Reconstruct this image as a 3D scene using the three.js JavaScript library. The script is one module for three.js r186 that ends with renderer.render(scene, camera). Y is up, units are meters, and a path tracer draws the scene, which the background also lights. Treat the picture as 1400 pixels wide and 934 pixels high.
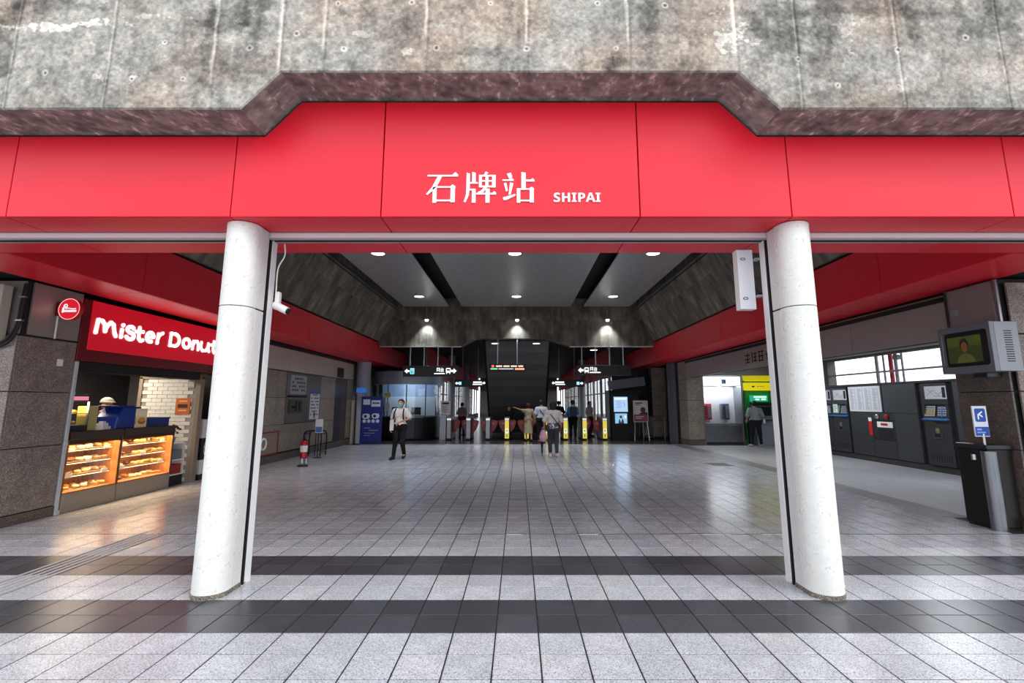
import * as THREE from 'three';
import { mergeGeometries } from 'three/addons/utils/BufferGeometryUtils.js';
import { RoundedBoxGeometry } from 'three/addons/geometries/RoundedBoxGeometry.js';
import { TextGeometry } from 'three/addons/geometries/TextGeometry.js';
import { FontLoader } from 'three/addons/loaders/FontLoader.js';
import { RectAreaLightUniformsLib } from 'three/addons/lights/RectAreaLightUniformsLib.js';

// ---------------------------------------------------------------- camera, sky, light, exposure
const scene = new THREE.Scene();
const renderer = new THREE.WebGLRenderer({ antialias: true });
renderer.toneMapping = THREE.LinearToneMapping;
renderer.toneMappingExposure = 1.0;
renderer.shadowMap.enabled = true;
RectAreaLightUniformsLib.init();

const F = 682, PX = 709, PY = 438, PITCH = Math.atan(113 / 682), EYE = 1.6;   // focal length and principal point in pixels of the 1400 x 934 frame
const camera = new THREE.PerspectiveCamera(2 * Math.atan(467 / F) * 180 / Math.PI, 1400 / 934, 0.05, 400);
camera.position.set(0, EYE, 0);
camera.rotation.x = PITCH;
camera.setViewOffset(1400, 934, 700 - PX, 467 - PY, 1400, 934);

scene.background = new THREE.Color().setRGB(0.95, 1.0, 1.07);    // even overcast sky
scene.backgroundIntensity = 1.95;
scene.environmentIntensity = 1.95;
const sun = new THREE.DirectionalLight(new THREE.Color(1, 0.98, 0.95), 1.7);   // the veiled sun, high behind the viewer and to the right
sun.position.set(15, 21, 8);
sun.target.position.set(0, 2, -4);
sun.castShadow = true;
sun.shadow.radius = 60;
sun.shadow.mapSize.set(2048, 2048);
Object.assign(sun.shadow.camera, { left: -18, right: 18, top: 18, bottom: -18, near: 1, far: 70 });
scene.add(sun, sun.target);

// ---------------------------------------------------------------- helpers
let seed = 12345;
const rnd = () => { seed = (seed * 1664525 + 1013904223) >>> 0; return seed / 4294967296; };
const rr = (a, b) => a + (b - a) * rnd();
const clamp = THREE.MathUtils.clamp, lerp = THREE.MathUtils.lerp, smooth = THREE.MathUtils.smoothstep;
const V3 = (x, y, z) => new THREE.Vector3(x, y, z);
const Z = (d) => -d;                      // distances into the station are written as D; the scene's z is -D

const used = new Map();
function numbered(name) { const n = used.get(name) || 0; used.set(name, n + 1); return n ? `${name}_${String(n).padStart(3, '0')}` : name; }
function tag(o, label, category, group, kind) {
  o.userData.label = label;
  if (category) o.userData.category = category;
  if (group) o.userData.group = group;
  if (kind) o.userData.kind = kind;
  return o;
}
function thing(name, label, category, [x, y, D] = [0, 0, 0], turn = 0, group) {
  const o = new THREE.Group(); o.name = numbered(name); o.position.set(x, y, Z(D)); o.rotation.y = turn;
  scene.add(o); return tag(o, label, category, group);
}
function setting(name, label, category) {
  const o = new THREE.Group(); o.name = numbered(name); scene.add(o);
  return tag(o, label, category, undefined, 'structure');
}
function shade(m) { m.castShadow = true; m.receiveShadow = true; return m; }
function part(parent, name, geo, material, label) {
  const g = Array.isArray(geo) ? merge(geo) : geo;
  const m = shade(new THREE.Mesh(g, material)); m.name = name; parent.add(m);
  if (label) m.userData.label = label;
  return m;
}
function solo(name, geo, material, label, category, group) {      // a thing that is one mesh
  const g = Array.isArray(geo) ? merge(geo) : geo;
  g.computeBoundingBox();
  const c = g.boundingBox.getCenter(V3()); c.y = g.boundingBox.min.y;
  g.translate(-c.x, -c.y, -c.z);
  const m = shade(new THREE.Mesh(g, material)); m.name = numbered(name); m.position.copy(c); scene.add(m);
  return tag(m, label, category, group);
}
// planar texture coordinates in metres, by the way each face points
function metres(geo) {
  const g = geo.index ? geo.toNonIndexed() : geo;
  const p = g.attributes.position, n = g.attributes.normal, uv = new Float32Array(p.count * 2);
  for (let i = 0; i < p.count; i++) {
    const ax = Math.abs(n.getX(i)), ay = Math.abs(n.getY(i)), az = Math.abs(n.getZ(i));
    if (ay >= ax && ay >= az) { uv[2 * i] = p.getX(i); uv[2 * i + 1] = -p.getZ(i); }
    else if (ax > az) { uv[2 * i] = -p.getZ(i); uv[2 * i + 1] = p.getY(i); }
    else { uv[2 * i] = p.getX(i); uv[2 * i + 1] = p.getY(i); }
  }
  g.setAttribute('uv', new THREE.BufferAttribute(uv, 2));
  for (const k of Object.keys(g.attributes)) if (!['position', 'normal', 'uv', 'color'].includes(k)) g.deleteAttribute(k);
  return g;
}
const merge = (list) => (list.length === 1 ? list[0] : mergeGeometries(list.map((g) => (g.index ? g.toNonIndexed() : g)), false));
// a box between limits x0..x1, y0..y1 and distances D0..D1; r rounds its edges
function box(x0, x1, y0, y1, D0, D1, r = 0) {
  const w = Math.abs(x1 - x0), h = Math.abs(y1 - y0), d = Math.abs(D1 - D0);
  const g = r ? new RoundedBoxGeometry(w, h, d, 1, Math.min(r, w / 2.01, h / 2.01, d / 2.01)) : new THREE.BoxGeometry(w, h, d);
  g.translate((x0 + x1) / 2, (y0 + y1) / 2, Z((D0 + D1) / 2));
  return metres(g);
}
const pbox = (x0, x1, y0, y1, D0, D1) => { const g = new THREE.BoxGeometry(x1 - x0, y1 - y0, D1 - D0); g.translate((x0 + x1) / 2, (y0 + y1) / 2, Z((D0 + D1) / 2)); return g; };   // each side carries the whole print
function cyl(x, y0, y1, D, r, r2 = r, seg = 20) { const g = new THREE.CylinderGeometry(r2, r, y1 - y0, seg); g.translate(x, (y0 + y1) / 2, Z(D)); return metres(g); }
function rod(a, b, r, seg = 10) {          // a, b are [x, y, D]
  const A = V3(a[0], a[1], Z(a[2])), B = V3(b[0], b[1], Z(b[2])), g = new THREE.CylinderGeometry(r, r, A.distanceTo(B), seg);
  g.applyQuaternion(new THREE.Quaternion().setFromUnitVectors(V3(0, 1, 0), B.clone().sub(A).normalize()));
  const c = A.add(B).multiplyScalar(0.5); g.translate(c.x, c.y, c.z); return metres(g);
}
function tube(points, r, seg = 24, closed = false) {
  return metres(new THREE.TubeGeometry(new THREE.CatmullRomCurve3(points.map(([x, y, D]) => V3(x, y, Z(D))), closed), seg, r, 8, closed));
}
function extrude(pts, depth, bevel = 0) {   // outline in x, y; solid from z = 0 back to z = -depth
  const g = new THREE.ExtrudeGeometry(pts instanceof THREE.Shape ? pts : new THREE.Shape(pts.map(([x, y]) => new THREE.Vector2(x, y))), { depth: depth - 2 * bevel, bevelEnabled: bevel > 0, bevelSize: bevel, bevelThickness: bevel, bevelOffset: -bevel, bevelSegments: 1, curveSegments: 10 });
  g.translate(0, 0, -depth + bevel); return metres(g);
}
function lathe(pts, seg = 20) { const g = new THREE.LatheGeometry(pts.map(([x, y]) => new THREE.Vector2(x, y)), seg); return metres(g); }
const moved = (g, x, y, z) => { const c = g.clone(); c.translate(x, y, z); return c; };
function face(w, h, x, y, z, ry = 0, rx = 0) {   // a sheet with 0..1 texture coordinates, for print and screens
  const g = new THREE.PlaneGeometry(w, h); if (rx) g.rotateX(rx); if (ry) g.rotateY(ry); g.translate(x, y, z); return g;
}

// ---------------------------------------------------------------- noise and textures
const hash = (x, y, s) => { let h = Math.imul(x, 374761393) ^ Math.imul(y, 668265263) ^ Math.imul(s, 2147483647); h = Math.imul(h ^ (h >>> 13), 1274126177); return ((h ^ (h >>> 16)) >>> 0) / 4294967296; };
function vnoise(x, y, s, period = 0) {
  const ix = Math.floor(x), iy = Math.floor(y), fx = x - ix, fy = y - iy, u = fx * fx * (3 - 2 * fx), v = fy * fy * (3 - 2 * fy);
  const w = (a) => (period ? ((a % period) + period) % period : a);
  return lerp(lerp(hash(w(ix), w(iy), s), hash(w(ix + 1), w(iy), s), u), lerp(hash(w(ix), w(iy + 1), s), hash(w(ix + 1), w(iy + 1), s), u), v);
}
function fbm(x, y, s, oct = 4, period = 0) { let a = 0.5, t = 0, n = 0; for (let i = 0; i < oct; i++) { t += a * vnoise(x, y, s + i, period); n += a; x *= 2; y *= 2; period *= 2; a *= 0.5; } return t / n; }
function dataTex(w, h, fn, srgb = true, rep = [1, 1]) {
  const d = new Uint8Array(w * h * 4);
  for (let j = 0; j < h; j++) for (let i = 0; i < w; i++) { const c = fn(i, j), o = (j * w + i) * 4; for (let k = 0; k < 3; k++) d[o + k] = clamp(Math.round(255 * (c.length ? c[k] : c)), 0, 255); d[o + 3] = 255; }
  const t = new THREE.DataTexture(d, w, h); t.wrapS = t.wrapT = THREE.RepeatWrapping; t.magFilter = THREE.LinearFilter; t.minFilter = THREE.LinearMipmapLinearFilter; t.generateMipmaps = true;
  if (srgb) t.colorSpace = THREE.SRGBColorSpace; t.repeat.set(...rep); t.needsUpdate = true; return t;
}
function canvasTex(w, h, draw) {
  const c = document.createElement('canvas'); c.width = w; c.height = h; draw(c.getContext('2d'), w, h);
  const t = new THREE.CanvasTexture(c); t.colorSpace = THREE.SRGBColorSpace; return t;
}
// granite tile: fine pale and dark grains, neutral mean so that the tile's own colour sets the tone
const speckle = dataTex(512, 512, (i, j) => { const a = hash(i >> 1, j >> 1, 3), b = hash(i, j, 7), n = fbm(i / 32, j / 32, 5, 3, 16); let v = 0.84 + (n - 0.5) * 0.1 + (b - 0.5) * 0.14; if (a > 0.84) v -= 0.24; if (a < 0.12) v += 0.12; return [v, v, v * 1.005]; }, true, [0.62, 0.62]);
const granite = dataTex(512, 512, (i, j) => { const a = hash(i >> 2, j >> 2, 13), c = hash(i >> 1, j >> 1, 17), n = fbm(i / 64, j / 64, 15, 3, 8); let v = 0.6 + (n - 0.5) * 0.18; v += (a - 0.5) * 0.36 + (c - 0.5) * 0.4; return [v, v * 0.965, v * 0.93]; }, true, [1, 1]);
const terrazzo = dataTex(512, 512, (i, j) => { const n = fbm(i / 40, j / 40, 23, 4, 12.8), a = hash(i >> 2, j >> 2, 29), m = fbm(i / 9, j / 9, 31, 3, 0); let v = 0.93 + (n - 0.5) * 0.06; if (m > 0.6) v -= (m - 0.6) * 0.55 * clamp((n - 0.4) * 5, 0, 1.6); if (a > 0.992) v -= 0.1; return [v, v, v * 0.99]; }, true, [1.25, 1.25]);
const grain = dataTex(256, 256, (i, j) => 0.5 + (fbm(i / 8, j / 8, 41, 4, 32) - 0.5) * 0.9, false, [2, 2]);
const brushed = dataTex(256, 256, (i, j) => { const n = 0.8 + 0.18 * fbm(i / 2, j / 90, 51, 3, 0) - 0.06 * fbm(i / 40, j / 40, 53, 3, 6.4); return [n, n, n]; }, true, [1, 1]);
const woodTex = dataTex(256, 256, (i, j) => { const g = fbm(i / 6, j / 90, 61, 4, 0), r = 0.5 + 0.5 * Math.sin(i / 7 + 6 * fbm(i / 50, j / 160, 67, 2, 0)); const v = 0.72 + 0.2 * (g - 0.5) + 0.1 * (r - 0.5); return [v, v * 0.72, v * 0.44]; }, true, [2, 1]);
// rough concrete for the beams inside, hall dimness painted into its darker tone
const dimmedConcrete = dataTex(1024, 512, (i, j) => { const s = fbm(i / 26, j / 170, 71, 4, 0), n = fbm(i / 90, j / 90, 73, 5, 0), f = hash(i, j, 79), k = fbm(i / 9, j / 60, 77, 3, 0); let v = 0.47 + (s - 0.5) * 0.26 + (n - 0.5) * 0.36 + (f - 0.5) * 0.07; if (k > 0.63) v += (k - 0.63) * 0.4; return [v, v * 0.95, v * 0.88]; }, true, [0.2, 0.4]);

const soffitTex = dataTex(1024, 256, (i, j) => { const d = fbm((i + j * 1.6) / 60, (j - i * 0.25) / 12, 83, 4), n = fbm(i / 14, j / 14, 85, 4), f = hash(i, j, 87); let v = 0.57 + (d - 0.5) * 0.34 + (n - 0.5) * 0.3 + (f - 0.5) * 0.08; if (n > 0.64) v += (n - 0.64) * 1.2; return [v * 0.97, v * 0.97, v * 0.96]; }, true, [0.3, 0.7]);
// the front beam: board marks, formwork seams with lime runs, tie holes, patches; 10.4 m x 1.3 m, from x = -5.2, y = 4.0
const BEAM = { x: -5.2, y: 4.0, w: 10.4, h: 1.3 };
const seams = [[-4.42, 4.45, 0.3, 1], [-3.57, 4.4, 0.55, 1], [-2.66, 4.3, 0.8, 0], [-2.09, 4.35, 0.9, 0], [-1.71, 4.55, 0.7, 0], [-0.82, 4.7, 0.95, 0], [0.065, 4.62, 0.95, 0], [0.957, 4.58, 0.85, 0], [1.89, 4.5, 1, 0], [2.42, 4.14, 0.45, 1], [3.3, 4.12, 0.6, 1], [4.2, 4.2, 0.25, 1]];
const ties = [[-1.526, 4.65], [0.07, 4.65], [3.918, 4.757], [-3.099, 4.714], [-3.342, 4.361], [-0.72, 4.66], [0.85, 4.655], [-2.35, 4.66], [2.43, 4.55], [3.31, 4.64], [-1.95, 4.8], [-1.6, 5.1], [-0.95, 5.11], [-0.25, 5.1], [0.7, 5.1], [1.3, 5.08], [-4.1, 4.42], [2.75, 4.3], [-2.9, 4.36], [1.95, 4.33]];
const blots = [[-4.2, 4.87, 0.36, 0.055, 1], [-3.72, 4.905, 0.3, 0.05, 1], [-3.2, 4.97, 0.26, 0.035, 0.7], [-3.33, 4.36, 0.05, 0.05, 0.9], [-3.62, 4.38, 0.06, 0.045, 0.8], [1.83, 4.78, 0.16, 0.2, 0.9], [2.06, 4.72, 0.09, 0.05, 0.9], [2.95, 4.85, 0.14, 0.18, 0.6], [2.85, 4.5, 0.16, 0.1, 0.5], [-1.36, 4.8, 0.1, 0.04, 0.7], [-0.7, 4.86, 0.12, 0.05, 0.5], [-0.95, 4.63, 0.07, 0.04, 0.8], [3.2, 4.27, 0.2, 0.05, 0.6], [1.35, 4.6, 0.16, 0.05, 0.4], [-2.5, 4.75, 0.12, 0.1, 0.5], [0.4, 5.0, 0.3, 0.08, 0.35], [4.0, 4.4, 0.3, 0.08, 0.4]];
const dark = [[2.72, 4.95, 0.16, 0.35], [3.52, 4.95, 0.14, 0.28], [2.3, 4.9, 0.3, 0.3], [-2.72, 4.75, 0.05, 0.5], [-2.3, 5.0, 0.12, 0.3], [-3.66, 4.6, 0.07, 0.22], [-4.5, 4.7, 0.1, 0.5], [4.15, 5.05, 0.3, 0.3], [1.15, 4.95, 0.1, 0.3], [-0.1, 5.0, 0.06, 0.14], [-4.0, 5.08, 0.5, 0.09], [-2.55, 4.95, 0.25, 0.2], [4.35, 4.75, 0.12, 0.25], [3.0, 5.1, 0.5, 0.1], [0.75, 4.52, 0.25, 0.06], [-0.35, 4.62, 0.2, 0.05]];
function beamTone(x, y) {
  const n = fbm(x * 2.1, y * 3.1, 101, 5), m = fbm(x * 9, y * 9, 111, 4), edge = fbm(x * 22, y * 26, 191, 4), grit = hash(Math.round(x * 200), Math.round(y * 200), 193), board = vnoise(x * 0.35, y * 11, 121), fine = fbm(x * 38, y * 38, 131, 2), drip = fbm(x * 7, y * 0.9, 141, 3);
  let v = 0.64 + (n - 0.5) * 0.26 + (grit - 0.5) * 0.1 + (edge - 0.5) * 0.22 + (m - 0.5) * 0.26 + (board - 0.5) * 0.1 + (fine - 0.5) * 0.24 - Math.max(0, drip - 0.55) * 0.35;
  let warm = clamp((fbm(x * 1.3 + 7, y * 2, 151, 4) - 0.4) * 2.2, 0, 0.7);
  for (const [bx, by, rx, ry] of dark) { const q = ((x - bx) / rx) ** 2 + ((y - by) / ry) ** 2 + (m - 0.5) * 2.2; if (q < 1) v -= 0.1 * smooth(1 - q, 0, 0.6); }
  for (const [bx, by, rx, ry, s] of blots) { const q = ((x - bx) / rx) ** 2 + ((y - by) / ry) ** 2 + (m - 0.5) * 3 + (edge - 0.5) * 4.5; if (q < 0.75) { const k = s * smooth(0.75 - q, 0, 0.9); v += 0.3 * k; warm *= 1 - k; } }
  for (const [sx, y0, s, rib] of seams) {
    const dx = x - sx - 0.012 * (vnoise(y * 6, sx * 9, 161) - 0.5), wob = fbm(sx * 5 + x * 30, y * 7, 171, 3), k = s * smooth(y, y0, y0 + 0.18);
    if (Math.abs(dx) < 0.05) { v += (0.3 * k * Math.max(0, 1 - Math.abs(dx) / (0.01 + 0.03 * wob))); v -= 0.16 * Math.exp(-(((dx - 0.022) / 0.012) ** 2)) * (rib ? 1 : 0.55); }
    if (rib && dx < 0 && dx > -0.07) v -= 0.12 * (1 + dx / 0.07);
  }
  for (const [tx, ty] of ties) { const r = Math.hypot(x - tx, y - ty) + (m - 0.5) * 0.02; if (r < 0.011) v -= 0.16; else if (r < 0.03) v += 0.17; }
  v = clamp(v, 0.25, 1);
  return [v * (1 + 0.03 * warm), v * (0.985 - 0.07 * warm), v * (0.955 - 0.12 * warm)];
}
const beamTex = dataTex(2048, 256, (i, j) => beamTone(BEAM.x + (i + 0.5) / 2048 * BEAM.w, BEAM.y + (j + 0.5) / 256 * BEAM.h));
beamTex.wrapS = THREE.MirroredRepeatWrapping; beamTex.wrapT = THREE.MirroredRepeatWrapping;
beamTex.repeat.set(1 / BEAM.w, 1 / BEAM.h); beamTex.offset.set(-BEAM.x / BEAM.w, -BEAM.y / BEAM.h);

// ---------------------------------------------------------------- materials
const std = (color, roughness = 0.6, metalness = 0, extra = {}) => new THREE.MeshStandardMaterial({ color, roughness, metalness, ...extra });
const glow = (color, intensity, extra = {}) => new THREE.MeshStandardMaterial({ color: 0x222222, roughness: 0.5, emissive: color, emissiveIntensity: intensity, ...extra });
const print = (tex, rough = 0.5) => new THREE.MeshStandardMaterial({ map: tex, roughness: rough });
const lit = (tex, intensity) => new THREE.MeshStandardMaterial({ color: 0x111111, roughness: 0.35, emissive: 0xffffff, emissiveMap: tex, emissiveIntensity: intensity });
const M = {
  beam: std(0xe9e6e0, 0.9, 0, { map: beamTex, bumpMap: beamTex, bumpScale: 0.006 }),
  concreteIn: std(0xe9e6e0, 0.92, 0, { map: dimmedConcrete, bumpMap: dimmedConcrete, bumpScale: 0.01 }),
  soffitConcrete: std(0xe9e6e0, 0.95, 0, { map: soffitTex, bumpMap: soffitTex, bumpScale: 0.0015 }),
  red: new THREE.MeshPhysicalMaterial({ color: 0xe6182e, roughness: 0.38, specularIntensity: 0.85 }),
  black: std(0x0c0c0d, 0.7), dark: std(0x1c1c1e, 0.6), dark2: std(0x2c2c30, 0.5), rubber: std(0x151515, 0.85),
  gap: std(0x101014, 0.9),
  white: std(0xe9e9e6, 0.5), whitePaint: std(0xf2f2f0, 0.4), cream: std(0xcdc5b4, 0.5), grey: std(0x8e8f93, 0.5), midGrey: std(0x5d5f64, 0.55),
  column: std(0xf1f0ed, 0.62, 0, { map: terrazzo }), columnSide: std(0xe6e3e4, 0.5, 0, { map: terrazzo }),
  alu: std(0xb9bcc2, 0.32, 0.85, { map: brushed }), steel: std(0x9c9fa5, 0.3, 0.9, { map: brushed }), darkSteel: std(0x4b4d51, 0.34, 0.7, { map: brushed }), chrome: std(0xd8dadd, 0.14, 1),
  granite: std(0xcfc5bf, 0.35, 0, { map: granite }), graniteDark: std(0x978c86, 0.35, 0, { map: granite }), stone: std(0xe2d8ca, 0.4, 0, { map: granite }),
  enamel: std(0xc9c0b2, 0.24, 0.1), lintel: std(0x9a9490, 0.3, 0.1),
  ceilPanel: std(0xd2d2d2, 0.3, 0.25, { map: brushed }),
  glass: new THREE.MeshPhysicalMaterial({ color: 0xffffff, roughness: 0.03, transmission: 1, thickness: 0, ior: 1.45 }),
  frosted: new THREE.MeshPhysicalMaterial({ color: 0xf3f5f5, roughness: 0.4, transmission: 0.75, thickness: 0 }),
  blue: std(0x1a3f9e, 0.35), navy: std(0x152a63, 0.4), yellow: std(0xf2dc18, 0.45), green: std(0x0c7a35, 0.4), redSign: std(0xc3101f, 0.3),
  darkRed: std(0x6d0d18, 0.3), wood: std(0xe2c08e, 0.5, 0, { map: woodTex }), brownTrim: std(0x6b5f52, 0.5), tan: std(0x8d7f6d, 0.5),
  skin: std(0xc99678, 0.6), hair: std(0x14110f, 0.6), cloth: (c) => std(c, 0.85),
};
const font = await new FontLoader().loadAsync('fonts/droid/droid_sans_bold.typeface.json');

// ================================================================ STRUCTURE
// ---- ground outside and the floor of the hall
const ground = setting('ground', 'plain paved ground in front of and around the station', 'ground');
part(ground, 'paving', [box(-40, 40, -0.3, -0.012, -40, 0.3), box(-40, -10.6, -0.3, -0.012, 0.3, 75), box(10.6, 40, -0.3, -0.012, 0.3, 75)], std(0x8b8b8c, 0.8, 0, { map: speckle }));

const floor = setting('floor', 'grey granite tile floor with two dark bands running through the station entrance', 'floor');
part(floor, 'joint_bed', box(-10.6, 10.6, -0.3, -0.0028, 0.3, 19.9), std(0x1d1c1e, 0.9));
{
  const T = 0.3, X0 = 0.139, R0 = 3.231;
  function tileGeo(w, d, u, v) {            // one tile, centred, top at y = 0, chamfered edge
    const c = 0.0012, a = w / 2 - 0.0052, b = d / 2 - 0.0042, pos = [], nor = [], uv = [];
    const quad = (p, q, r, s) => { const n = q.clone().sub(p).cross(r.clone().sub(p)).normalize(); for (const k of [p, q, r, p, r, s]) { pos.push(k.x, k.y, k.z); nor.push(n.x, n.y, n.z); uv.push(k.x + u, -k.z + v); } };
    const t = [V3(-a + c, 0, b - c), V3(a - c, 0, b - c), V3(a - c, 0, -b + c), V3(-a + c, 0, -b + c)], e = [V3(-a, -c, b), V3(a, -c, b), V3(a, -c, -b), V3(-a, -c, -b)], f = e.map((k) => V3(k.x, -0.019, k.z));
    quad(...t); for (let k = 0; k < 4; k++) { const n = (k + 1) % 4; quad(e[k], e[n], t[n], t[k]); quad(f[k], f[n], e[n], e[k]); }
    const g = new THREE.BufferGeometry();
    g.setAttribute('position', new THREE.Float32BufferAttribute(pos, 3)); g.setAttribute('normal', new THREE.Float32BufferAttribute(nor, 3)); g.setAttribute('uv', new THREE.Float32BufferAttribute(uv, 2));
    return g;
  }
  const lightC = [0xd6d8de, 0xdadce1, 0xd3d5db, 0xdddee2, 0xd9dadd, 0xd0d2d8], darkC = [0x505157, 0x58595f, 0x4b4c51];
  const tileMat = (c, r) => std(c, r, 0, { map: speckle, bumpMap: grain, bumpScale: 0.0003 });
  const lightM = lightC.map((c) => tileMat(c, 0.3)), darkM = darkC.map((c) => tileMat(c, 0.3));
  const variants = [0, 1, 2, 3, 4].map((k) => tileGeo(T, T, 0.37 * k + 0.11, 0.53 * k));
  const cosP = Math.cos(PITCH), sinP = Math.sin(PITCH);
  const tiles = [];
  for (let n = -9; n < 56; n++) for (let k = -34; k < 35; k++) {
    const x = X0 + (k + 0.5) * T, D = R0 + (n + 0.5) * T;
    if (x > 6.4 && D > 7.3) continue;                     // the smooth floor in front of the ticket machines
    if (x > 6.2 && x < 6.7 && D > 6.4 && D < 7.5) continue;
    if (x < -6.75 && D > 6.5) continue;
    if (D > 19.88) continue;
    const band = (n >= 2 && n < 4) || (n >= 6 && n < 8), zc = D * cosP - EYE * sinP, px = PX + F * x / zc, py = PY + F * (EYE * cosP + D * sinP) / zc;
    const seen = px > -40 && px < 1440 && py > 500 && py < 950 && D > 3.0;
    tiles.push({ x, D, band, area: seen ? 1 / zc ** 3 : 0, h: hash(k + 60, n + 20, 5), v: Math.floor(hash(k + 60, n + 20, 9) * 5), s: Math.floor(hash(k + 60, n + 20, 11) * 997) });
  }
  tiles.sort((a, b) => b.area - a.area);
  tiles.forEach((t, i) => {
    if (i >= 300) return;
    const m = part(floor, 'tile', variants[t.v], t.band ? darkM[t.s % 3] : lightM[t.s % 6]);
    m.position.set(t.x, (t.h - 0.5) * 0.0016, Z(t.D));
  });
  const rest = tiles.slice(300).map((t) => {
    const g = moved(variants[t.v], t.x, (t.h - 0.5) * 0.0016, Z(t.D)), c = new THREE.Color(t.band ? darkC[t.s % 3] : lightC[t.s % 6]), a = new Float32Array(g.attributes.position.count * 3);
    for (let q = 0; q < a.length; q += 3) { a[q] = c.r; a[q + 1] = c.g; a[q + 2] = c.b; }
    g.setAttribute('color', new THREE.BufferAttribute(a, 3)); return g;
  });
  const all = part(floor, 'tiles', rest, std(0xffffff, 0.2, 0, { map: speckle, vertexColors: true }));
  all.userData.kind = 'stuff'; all.userData.label = 'grey granite tiles running back into the hall';
  // the smooth floor slabs on the machine side and beyond the threshold
  for (let k = 0; k < 7; k++) part(floor, 'floor_slab', box(6.42, 8.1, -0.05, 0, 7.3 + k * 1.8, 7.3 + (k + 1) * 1.8 - 0.006, 0.003), std(k % 2 ? 0xb5b6ba : 0xbbbcbf, 0.4, 0, { map: speckle }));
  for (let k = 0; k < 7; k++) part(floor, 'floor_slab', box(8.106, 10.6, -0.05, 0, 7.3 + k * 1.8, 7.3 + (k + 1) * 1.8 - 0.006, 0.003), std(k % 2 ? 0xbebfc2 : 0xb6b7bb, 0.4, 0, { map: speckle }));
  part(floor, 'border_strip', box(5.97, 6.41, 0.0005, 0.002, 7.5, 19.85), std(0x7b7a78, 0.4, 0, { map: speckle }), 'darker stone strip along the machine side');
  part(floor, 'threshold_strip', box(-6.2, 6.5, -0.05, 0.006, 19.82, 19.96, 0.003), std(0xbdbfc2, 0.35, 0.3), 'pale metal threshold across the hall before the gates');
  part(floor, 'inner_floor', box(-10.6, 10.6, -0.3, -0.001, 19.97, 60), std(0x4d4f54, 0.22, 0, { map: speckle }), 'dark smooth floor beyond the threshold');
  part(floor, 'metal_joint', box(-6.4, 6.4, -0.01, 0.002, 6.508, 6.524), std(0x3a3a3c, 0.4, 0.5));
  for (const [a, b] of [[1.95, 2.62], [3.0, 3.65], [-0.15, 0.05], [0.72, 0.98]]) part(floor, 'joint_cover', box(a, b, -0.01, 0.004, 6.502, 6.53), M.chrome, 'bright metal cover strip on the floor joint');
  part(floor, 'floor_hatch', box(5.05, 5.55, 0, 0.004, 13.3, 13.9), M.dark2, 'small dark hatch plate in the tiles');
}
// raised guiding bars near the shop
{
  const g = thing('guide_path', 'ribbed tactile guide strip running over the tiles toward the doughnut shop', 'tactile paving', [0, 0, 0]);
  for (let k = 0; k < 5; k++) part(g, 'bar', box(-4.70 + k * 0.075, -4.665 + k * 0.075, 0, 0.006, 4.45, 6.5, 0.003), std(0xa5a1a2, 0.5));
}

// ---- the concrete beam over the entrance, with its raised middle
const NOTCH = { lo: -2.38, li: -2.06, ri: 1.9, ro: 2.24, side: 4.08, mid: 4.43 };
{
  const b = setting('concrete_beam', 'weathered board-marked concrete beam with raised middle above the red fascia', 'beam');
  const { lo, li, ri, ro, side, mid } = NOTCH;
  const g = extrude([[-14, side], [lo, side], [li, mid], [ri, mid], [ro, side], [14, side], [14, 8], [-14, 8]], 0.44, 0.012);
  g.translate(0, 0, Z(3.91));
  const split = (keep) => { const out = {}; for (const k of ['position', 'normal', 'uv']) out[k] = []; const n = g.attributes.normal; for (let i = 0; i < n.count; i += 3) { const down = (n.getY(i) + n.getY(i + 1) + n.getY(i + 2)) / 3 < -0.55 && Math.abs(n.getZ(i)) < 0.5; if (down === keep) for (const k of ['position', 'normal', 'uv']) { const a = g.attributes[k]; for (let q = 0; q < 3; q++) for (let c = 0; c < a.itemSize; c++) out[k].push(a.array[(i + q) * a.itemSize + c]); } } const r = new THREE.BufferGeometry(); for (const k of ['position', 'normal', 'uv']) r.setAttribute(k, new THREE.Float32BufferAttribute(out[k], g.attributes[k].itemSize)); return r; };
  part(b, 'beam_face', split(false), M.beam); part(b, 'beam_soffit', split(true), M.soffitConcrete, 'rough dark brownish underside of the beam');
  // closing strips behind, above the red panels
  const g2 = extrude([[-14, side], [lo, side], [li, mid], [ri, mid], [ro, side], [14, side], [14, 8], [-14, 8]].map(([x, y]) => [x, y]), 1.05, 0);
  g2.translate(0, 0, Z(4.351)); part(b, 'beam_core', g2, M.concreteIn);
  const r = setting('roof', 'flat concrete viaduct deck over the hall', 'roof');
  part(r, 'deck', box(-14, 14, 6.6, 7.4, 5.41, 61), M.concreteIn);
}
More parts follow.
